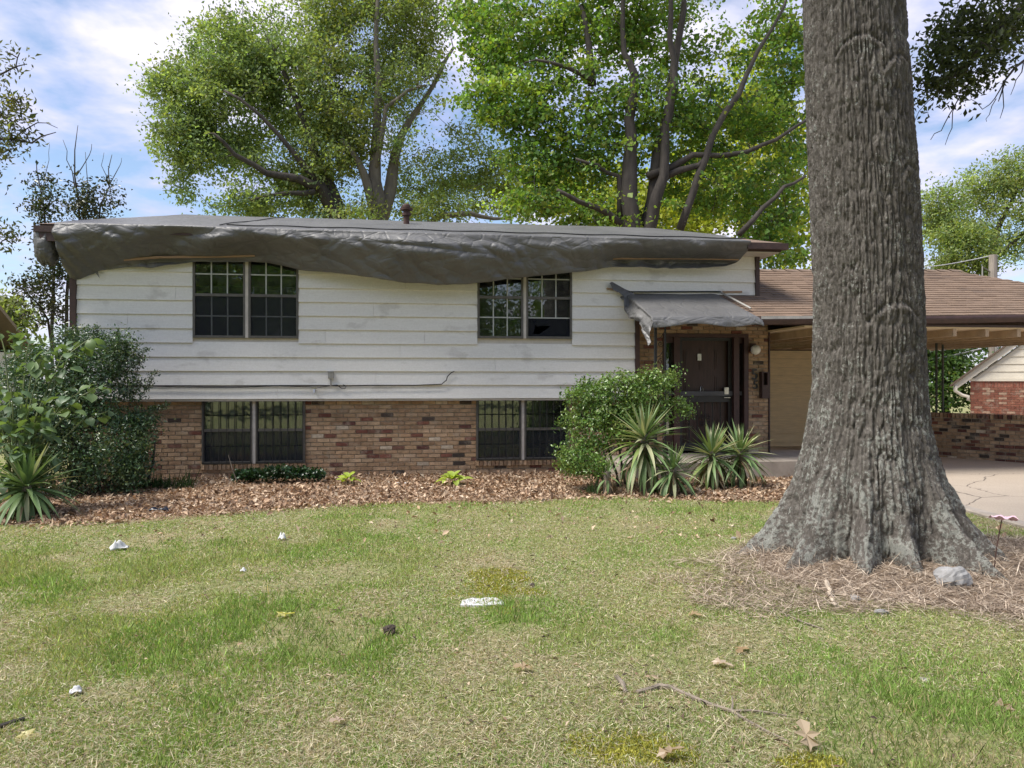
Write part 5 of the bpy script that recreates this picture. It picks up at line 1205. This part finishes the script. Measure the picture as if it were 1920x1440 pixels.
# leaf-mould under the bed
xs3 = np.linspace(-9.5, 5.3, 150); P3 = np.zeros((26, 150, 3))
for i in range(26):
    f = i/25; yf = bed_front(xs3)+.25*(fbm(xs3*2, xs3*0, 0, 92, 4)-.5)*2; yb_ = wall_y(xs3)+.3; yv = yf+(yb_-yf)*f
    P3[i] = np.stack([xs3, yv, gz(xs3, yv)+.006+.028*sstep(0, .2, f)*fbm(xs3*2, yv*2, 0, 93, 3)-.004*(i == 0)], -1)
def litter_mat(name, cs, sc1=38):
    m, n, p = newmat(name); v = coords(n, 'World'); c = node(n, 'ShaderNodeTexVoronoi', {'Vector': v, 'Scale': sc1, 'Randomness': 1}).outputs['Color']
    r_ = node(n, 'ShaderNodeSeparateColor', {0: c}).outputs[0]; base = ramp(n, r_, [(i/(len(cs)-1), q) for i, q in enumerate(cs)])
    base = mixc(n, .45, base, ramp(n, noise(n, v, 70, 5, .7), [(.3, (.07, .045, .03)), (.7, (.36, .27, .18))]))
    n.links.new(base, p.inputs['Base Color']); p.inputs['Roughness'].default_value = .95; p.inputs['Specular IOR Level'].default_value = .1
    bump(n, p, r_, .6, .02); return m
ob('leaf_bed', grid_me('leaf_bed', P3, litter_mat('leaf_mould', [(.08, .05, .035), (.20, .125, .08), (.29, .19, .12), (.14, .085, .055)])), kind='structure')
# mound of straw and mulch round the oak
def mound_edge(a): return 1.0+.22*np.sin(a*2+.6)+.12*np.sin(a*3+2)
def mound(x, y):
    dx, dy = (x-OX-.85)/2.35, (y-(OY-.45))/1.45; d = np.hypot(dx, dy); a = np.arctan2(dy, dx); return d/(1+.10*np.sin(a*2+.6)+.06*np.sin(a*5+2)+.6*(fbm(x*1.9, y*1.9, 0, 95, 4)-.5))
aa = np.linspace(0, 2*math.pi, 120); P4 = np.zeros((24, 120, 3))
for i in range(24):
    f = (i+.5)/24*.9; X4 = OX+.85+2.35*f*np.cos(aa); Y4 = OY-.45+1.45*f*np.sin(aa)
    P4[i] = np.stack([X4, Y4, gz(X4, Y4)+.007*(1 if i < 20 else .3)-.004*(i > 21)+.02*(fbm(X4*4, Y4*4, 0, 96, 2)-.4)*(i < 21)], -1)
P4[..., 0] = np.minimum(P4[..., 0], DX0-.2)
ob('mulch_mound', grid_me('mulch_mound', P4, litter_mat('mulch', [(.15, .115, .09), (.22, .175, .135), (.30, .24, .185), (.18, .14, .105)], 60)), kind='structure')
N = 80000
x = rng.uniform(.6, 6.0, N); y = rng.uniform(4.2, 8.0, N); md = mound(x, y); k = (rng.random(N) < sstep(1.08, .85, md)) & (x < DX0-.16) & (np.hypot(x-OX, y-OY) > .6); x, y = x[k], y[k]; n = len(x)
pos = np.stack([x, y, gz(x, y)+.008+.022*rng.random(n)], -1); az = rng.uniform(0, 6.28, n)
lc = np.array([(.42, .345, .27), (.33, .265, .205), (.51, .43, .34), (.21, .165, .13)])[rng.integers(0, 4, n)]*np.exp(rng.normal(0, .2, (n, 1)))
ob('pine_straw', leaf_mesh('pine_straw', pos, .11*np.exp(rng.normal(0, .35, n)), .0055, np.clip(lc, 0, 1), M_DEADLEAF, nrm=unit(rng.normal(size=(n, 3))*.35+np.array([0, 0, 1])), direction=np.stack([np.cos(az), np.sin(az), rng.normal(0, .22, n)], -1), fold=.01), kind='stuff')
# lawn: green blades in patches, dry thatch between them
def lawn_pts(N, ymin=2.2, ymax=10.9):
    u = rng.random(N); y = ymin*(ymax/ymin)**(u**.85); x = rng.uniform(-.92, .80, N)*y-.3*rng.random(N); return x, y
def on_lawn(x, y):
    ok = (y < bed_front(x)+.15*(rng.random(len(x))-.3)) & (x < DX0-.16)
    return ok & (rng.random(len(x)) < sstep(.82, 1.06, mound(x, y)))
def lush(x, y): return fbm(x*.62+3, y*.62, 0, 101, 4)*.62+fbm(x*2.1, y*2.1, 0, 104, 3)*.38
MOSS = [(-.12, 5.6, .42, .62), (.5, 3.15, .28, .22), (1.2, 3.05, .2, .12)]
def mossd(x, y): return np.min([np.hypot((x-a)/c, (y-b)/d) for a, b, c, d in MOSS], 0)
x, y = lawn_pts(620000); q = lush(x, y); near_bed = sstep(1.3, .2, bed_front(x)-y)
pr = sstep(.30, .64, q+.05*near_bed)*.36+.60; pr = pr*(1-.75*sstep(.57, .66, fbm(x*1.5+8, y*1.5, 0, 140, 3))); k = on_lawn(x, y) & (rng.random(len(x)) < pr) & (mossd(x, y)+1.5*(fbm(x*4, y*4, 0, 111, 3)-.45) > .6*rng.random(len(x)))
x, y, q = x[k], y[k], q[k]; n = len(x)
hgt = (.020+.020*sstep(.45, .68, q))*np.exp(rng.normal(0, .35, n)); az = rng.uniform(0, 6.28, n); lean = .55+.6*rng.random(n)
dirv = np.stack([np.cos(az)*lean, np.sin(az)*lean, np.ones(n)], -1)
wv = fbm(x*1.1, y*1.1, 0, 120, 3)[:, None]
gc = np.array([.265, .39, .105])*(1-sstep(.42, .62, wv))+np.array([.34, .42, .15])*sstep(.42, .62, wv)
bare = sstep(.60, .68, fbm(x*1.5+8, y*1.5, 0, 140, 3))[:, None]; gc = gc*(1-.25*bare)*np.exp(rng.normal(0, .25, (n, 1))); dryk = rng.random((n, 1)) < .13; gc = np.where(dryk, np.array([[.52, .45, .25]])*np.exp(rng.normal(0, .2, (n, 1))), gc)
ob('grass', leaf_mesh('grass', np.stack([x, y, gz(x, y)-.004], -1), hgt, .0026+.0011*y*.6, np.clip(gc, 0, 1), M_BLADE, nrm=unit(rng.normal(size=(n, 3))*np.array([1, 1, .3])), direction=dirv, fold=.05), kind='stuff')
x, y = lawn_pts(500000); q = lush(x, y); k = on_lawn(x, y) & (rng.random(len(x)) < sstep(.66, .40, q)*.60+.10) & (mossd(x, y)+1.5*(fbm(x*4, y*4, 0, 111, 3)-.45) > .8*rng.random(len(x))); x, y = x[k], y[k]; n = len(x); az = rng.uniform(0, 6.28, n)
lc = np.array([(.50, .44, .31), (.41, .35, .24), (.31, .25, .17), (.56, .51, .37), (.30, .36, .18)])[rng.integers(0, 5, n)]*np.exp(rng.normal(0, .2, (n, 1)))
ob('dry_grass', leaf_mesh('dry_grass', np.stack([x, y, gz(x, y)+.004+.012*rng.random(n)], -1), .032*np.exp(rng.normal(0, .4, n)), .0017+.0010*y*.6, np.clip(lc, 0, 1), M_BLADE, nrm=unit(rng.normal(size=(n, 3))*.4+np.array([0, 0, 1])), direction=np.stack([np.cos(az), np.sin(az), rng.normal(.12, .25, n)], -1), fold=.02), kind='stuff')
# bits of brown leaf, bark and twig strewn through the grass
x, y = lawn_pts(2600); k = on_lawn(x, y) & (rng.random(len(x)) < .25+.75*sstep(.5, .62, fbm(x*.9, y*.9, 0, 131, 3))); x, y = x[k], y[k]; n = len(x); az = rng.uniform(0, 6.28, n)
lc = np.array([(.10, .07, .05), (.20, .13, .09), (.36, .26, .18), (.48, .38, .27), (.06, .045, .035)])[rng.integers(0, 5, n)]
ob('lawn_debris', leaf_mesh('lawn_debris', np.stack([x, y, gz(x, y)+.02], -1), .028*np.exp(np.clip(rng.normal(0, .45, n), -1, .6)), .010*np.exp(np.clip(rng.normal(0, .5, n), -1, .6)), lc, M_DEADLEAF, nrm=unit(rng.normal(size=(n, 3))*.35+np.array([0, 0, 1])), direction=np.stack([np.cos(az), np.sin(az), rng.normal(0, .1, n)], -1), fold=.15), kind='stuff')
# bare worn soil in small hollows
# moss
mp = []
for a, b, c, d in MOSS:
    nn = int(34000*c*d/.26); r_ = np.sqrt(rng.random(nn)); t_ = rng.uniform(0, 6.28, nn); mp.append(np.stack([a+c*r_*np.cos(t_)*1.05, b+d*r_*np.sin(t_)*1.05], -1))
mp = np.concatenate(mp); k = rng.random(len(mp)) < sstep(1.0, .45, mossd(mp[:, 0], mp[:, 1])+1.5*(fbm(mp[:, 0]*4, mp[:, 1]*4, 0, 111, 3)-.45)); mp = mp[k]; n = len(mp)
ob('moss', leaf_mesh('moss', np.stack([mp[:, 0], mp[:, 1], gz(mp[:, 0], mp[:, 1])], -1), .016*np.exp(rng.normal(0, .3, n)), .008, leaf_cols(n, (.36, .35, .07), .25), M_BLADE, nrm=unit(rng.normal(size=(n, 3))), direction=np.tile([0, 0, 1.], (n, 1))+rng.normal(size=(n, 3))*.5, fold=.1), kind='stuff')

# ---------------------------------------------------------------- small things lying in the yard
def gp(px, py, lift=0.):
    Y = F*EYE/(py-HOR)
    for _ in range(4): Y = F*(EYE-float(gz((px-960)/F*Y, Y))-lift)/(py-HOR)
    return np.array([(px-960)/F*Y, Y, float(gz((px-960)/F*Y, Y))+lift])
def rock(name, label, px, py, dims, m, seed, cat='stone', lift=None, group=None, sharp=.35, rz=0., tilt=0.):
    n, k = 22, 15; V = []
    for i in range(k):
        ph = -1.5+3.0*i/(k-1)
        for j in range(n):
            a = 2*math.pi*j/n; d = np.array([math.cos(ph)*math.cos(a), math.cos(ph)*math.sin(a), math.sin(ph)])
            d = np.sign(d)*np.abs(d)**.75; s = 1+sharp*(float(fbm(d[0]*1.7+seed*3, d[1]*1.7, d[2]*1.7, seed, 3))-.5)*2; V.append(d*s*np.array(dims)/2)
    Fc = [(i*n+j, i*n+(j+1) % n, (i+1)*n+(j+1) % n, (i+1)*n+j) for i in range(k-1) for j in range(n)]+[tuple(range(n-1, -1, -1)), tuple(range((k-1)*n, k*n))]
    p = gp(px, py); p[2] += dims[2]*.2 if lift is None else lift
    o = ob(name, mk(name, V, Fc, m), None, p, (tilt, 0, rz), label=label, category=cat)
    if group: o['group'] = group
    return o
M_STONE = simple('pale_stone', (.27, .265, .26), .85, .25, 9, .5); M_WHITE = simple('white_crumpled_paper', (.52, .52, .52), .7, .06, 30, .3)
rock('boulder', 'pale grey angular stone at the foot of the oak roots', 1787, 1098, (.22, .20, .19), M_STONE, 3, rz=.5, tilt=-.3, sharp=.34)
rock('stone', 'small white stone in the straw near a broken stick', 1604, 1126, (.07, .06, .05), M_STONE, 5)
rock('stone', 'little white stone at the end of the oak root on the side near the door', 1376, 1012, (.045, .04, .04), M_STONE, 6)
rock('stone', 'flat white chip of stone lying in the grass below the mulch', 1733, 1277, (.035, .05, .02), M_STONE, 7)
rock('stone', 'tan stone wedged against the middle of the oak base', 1530, 1050, (.12, .09, .07), simple('tan_stone', (.46, .36, .25), .9), 8)
rock('stone', 'pair-like grey stone lying low in the straw', 1652, 1150, (.09, .06, .04), M_STONE, 9)
rock('sweetgum_ball', 'dark round seed ball in the grass beside the trodden patch', 731, 1190, (.075, .075, .075), simple('seed_ball', (.055, .04, .03), .9, .4, 40, .8), 12, 'seed ball', sharp=.7)
rock('seed_pod', 'little dark seed pod at the edge of the moss patch', 997, 1100, (.04, .04, .035), simple('seed_pod', (.06, .045, .035), .9), 13, 'seed ball', sharp=.5)
def crumple(name, label, px, py, sx_, sy_, h, m, seed, cat='litter', rz=0., n=12, group=None):
    p = gp(px, py); P5 = np.zeros((n, n, 3))
    for i in range(n):
        for j in range(n):
            a, b = i/(n-1)-.5, j/(n-1)-.5; w = 1+.5*(float(fbm(a*3+seed, b*3, 0, seed, 2))-.5)
            P5[i, j] = (a*sx_*w, b*sy_*w, .012+h*float(fbm(a*4+seed, b*4, 0, seed+1, 2))**1.5*(1-1.5*max(abs(a), abs(b))))
    o = ob(name, grid_me(name, P5, m, False), None, p, (0, 0, rz), label=label, category=cat); o.modifiers.new('thick', 'SOLIDIFY').thickness = .003
    if group: o['group'] = group
    return o
crumple('paper_scrap', 'crumpled white paper with blue print on the far grass', 224, 1032, .15, .09, .16, M_WHITE, 2, rz=.5)
crumple('paper_scrap', 'small white scrap standing in the grass at mid lawn', 529, 1014, .07, .05, .14, M_WHITE, 3)
crumple('paper_scrap', 'tiny white scrap just in front of the mid-lawn one', 456, 1074, .045, .04, .05, M_WHITE, 4)
crumple('paper_scrap', 'white scrap in the dry grass nearest the picture corner', 142, 1303, .05, .045, .06, M_WHITE, 5, rz=.4)
crumple('paper_scrap', 'small white scrap on the leaf bed below the brick wall', 752, 908, .20, .06, .05, M_WHITE, 6)
crumple('plastic_bag', 'crumpled navy plastic bag on the edge of the leaf bed', 298, 960, .26, .14, .13, simple('navy_plastic', (.012, .014, .024), .3, .3, 12, .3), 7, 'bag')
def slab_mat():
    m, n, p = newmat('white_speckled_slab'); v = coords(n, 'World'); k = ramp(n, noise(n, v, 55, 5, .7), [(.34, (.10, .10, .11)), (.46, (.58, .58, .60))])
    n.links.new(k, p.inputs['Base Color']); p.inputs['Roughness'].default_value = .8; bump(n, p, noise(n, v, 40, 4, .7), .5, .006); return m
p = gp(906, 1131); pl = [(-.155, -.085), (.0, -.09), (.155, -.06), (.13, .02), (.085, .10), (.02, .10), (-.02, .075), (-.08, .09), (-.15, .03)]
mb = MB(); k = len(pl); mb.add([(x, y, .013) for x, y in pl]+[(x*1.02, y*1.02, -.02) for x, y in pl], [tuple(range(k))]+[(q, q+k, (q+1) % k+k, (q+1) % k) for q in range(k)])
ob('stone_slab', mb.me('stone_slab', slab_mat()), None, p, label='flat white speckled slab bedded beside the yellow moss', category='slab')
p1, p2, p3 = gp(1549, 1090, .03), gp(1556, 1112, .03), gp(1566, 1136, .02)
mb = MB().tube([p1, (p1+p2)/2, p2+np.array([.012, 0, 0])], [.016, .02, .015], 6); mb.tube([p2+np.array([-.01, 0, .004]), (p2+p3)/2, p3], [.012, .017, .008], 6)
ob('stick', mb.me('stick', simple('bleached_wood', (.42, .35, .27), .85, .3, 9, .4)), label='bleached broken stick lying on the straw by the oak', category='stick')
M_STICK = simple('grey_stick_bark', (.20, .165, .13), .9, .35, 14, .5)
pts = [gp(a, b, .012) for a, b in ((1194, 1298), (1215, 1293), (1235, 1286), (1255, 1288), (1280, 1299), (1310, 1312), (1345, 1325), (1372, 1333), (1400, 1350), (1440, 1372), (1480, 1390))]
mb = MB().tube(pts, [.013, .014, .014, .013, .012, .011, .010, .009, .007, .006, .003], 6); mb.tube([gp(a, b, .012) for a, b in ((1372, 1333), (1410, 1332), (1450, 1337), (1480, 1343))], [.007, .006, .005, .003], 5); mb.tube([gp(1372, 1333, .012), gp(1374, 1318, .03), gp(1372, 1306, .05)], [.006, .004, .003], 5)
ob('fallen_branch', mb.me('fallen_branch', M_STICK), label='long thin forked branch lying across the near lawn', category='branch')
ob('stick', MB().tube([gp(a, b, .012) for a, b in ((1155, 1268), (1166, 1279), (1173, 1298))], [.012, .014, .01], 6).me('stick', M_STICK), label='short curved stick at the tip of the long forked branch', category='stick')
ob('stick', MB().tube([gp(a, b, .012) for a, b in ((0, 1362), (30, 1352), (46, 1347))], [.012, .012, .009], 6).me('stick', simple('black_stick', (.035, .03, .025), .9)), label='dark stick at the edge of the near lawn', category='stick')
ob('stick', MB().tube([gp(a, b, .015) for a, b in ((1330, 1391), (1345, 1368), (1368, 1345))], [.003, .004, .003], 5).me('stick', simple('straw_stalk', (.45, .40, .24), .8)), label='thin straw-coloured stalk below the forked branch', category='stick')
ob('stick', MB().tube([gp(a, b, .012) for a, b in ((1468, 1150), (1505, 1166), (1545, 1180))], [.006, .007, .004], 5).me('stick', M_STICK), label='thin dark stick in the grass below the mulch', category='stick')
# pin flag
p = gp(1862, 1078); top = p+np.array([.07, .0, .44])
fl = thing('marker_flag', 'small faded pink flag on a thin wire beside the oak roots', 'flag', p)
ob('wire', MB().tube([(0, 0, -.02), (.03, 0, .22), top-p], .004, 5).me('wire', M_RUST), fl)
q6 = np.zeros((6, 10, 3))
for i in range(6):
    for j in range(10): q6[i, j] = (-.085+.19*j/9, -.06+.12*i/5, .012*math.sin(j*1.3+i)-.012*j/9+.01*math.cos(i*2.0))
ob('pennant', grid_me('pennant', q6+(top-p), simple('faded_pink', (.62, .42, .50), .6, .1), True), fl)
# single fallen oak leaves, big enough to tell apart
def oakleaf(col):
    out_ = [(0, 0), (.02, .012), (.03, .05), (.05, .015), (.075, .06), (.085, .015), (.12, .03), (.14, 0), (.12, -.03), (.085, -.015), (.075, -.06), (.05, -.015), (.03, -.05), (.02, -.012)]
    V = [(x, y, .012*math.sin(x*30+y*22)+.12*abs(y)) for x, y in out_]+[(.07, 0, .0)]
    return mk('oak_leaf', V, [(14, i, (i+1) % 14) for i in range(14)], M_OBJLEAF)
olm = oakleaf(0)
for i, (px, py, c, s, lab) in enumerate(((519, 1156, (.62, .58, .22), 1.0, 'yellow star-shaped oak leaf alone in mid lawn'), (1333, 1241, (.55, .44, .34), .9, 'pale curled leaf standing in the green grass'), (1391, 1098, (.58, .50, .30), .9, 'pale yellow leaf at the lawn edge of the mulch'), (1642, 1187, (.55, .42, .22), .8, 'tan leaf on the grass below the bleached stick'), (1000, 1254, (.40, .30, .19), .8, 'brown leaf on the near lawn past the moss'), (40, 1372, (.62, .56, .28), .9, 'yellow lobed leaf at the bottom corner of the lawn'), (1290, 1150, (.42, .31, .18), .7, 'tan leaf in the grass right of the speckled slab'), (1400, 1212, (.36, .25, .14), .8, 'brown curled leaf above the forked branch'), (650, 1350, (.45, .35, .28), .6, 'pinkish leaf on the near dry lawn'), (1230, 1420, (.40, .30, .2), .9, 'dull leaf beside the near moss patch'), (1905, 1332, (.34, .25, .18), 1.1, 'brown leaf at the edge of the near lawn'), (1520, 1410, (.46, .36, .26), 1., 'pale brown leaf at the bottom of the near lawn'))):
    o = ob('oak_leaf', olm, None, gp(px, py, .02), (rng.normal(0, .3), rng.normal(0, .3), rng.random()*6.28), (s, s, s), label=lab, category='leaf', group='single fallen leaves'); o.color = (*c, 1)
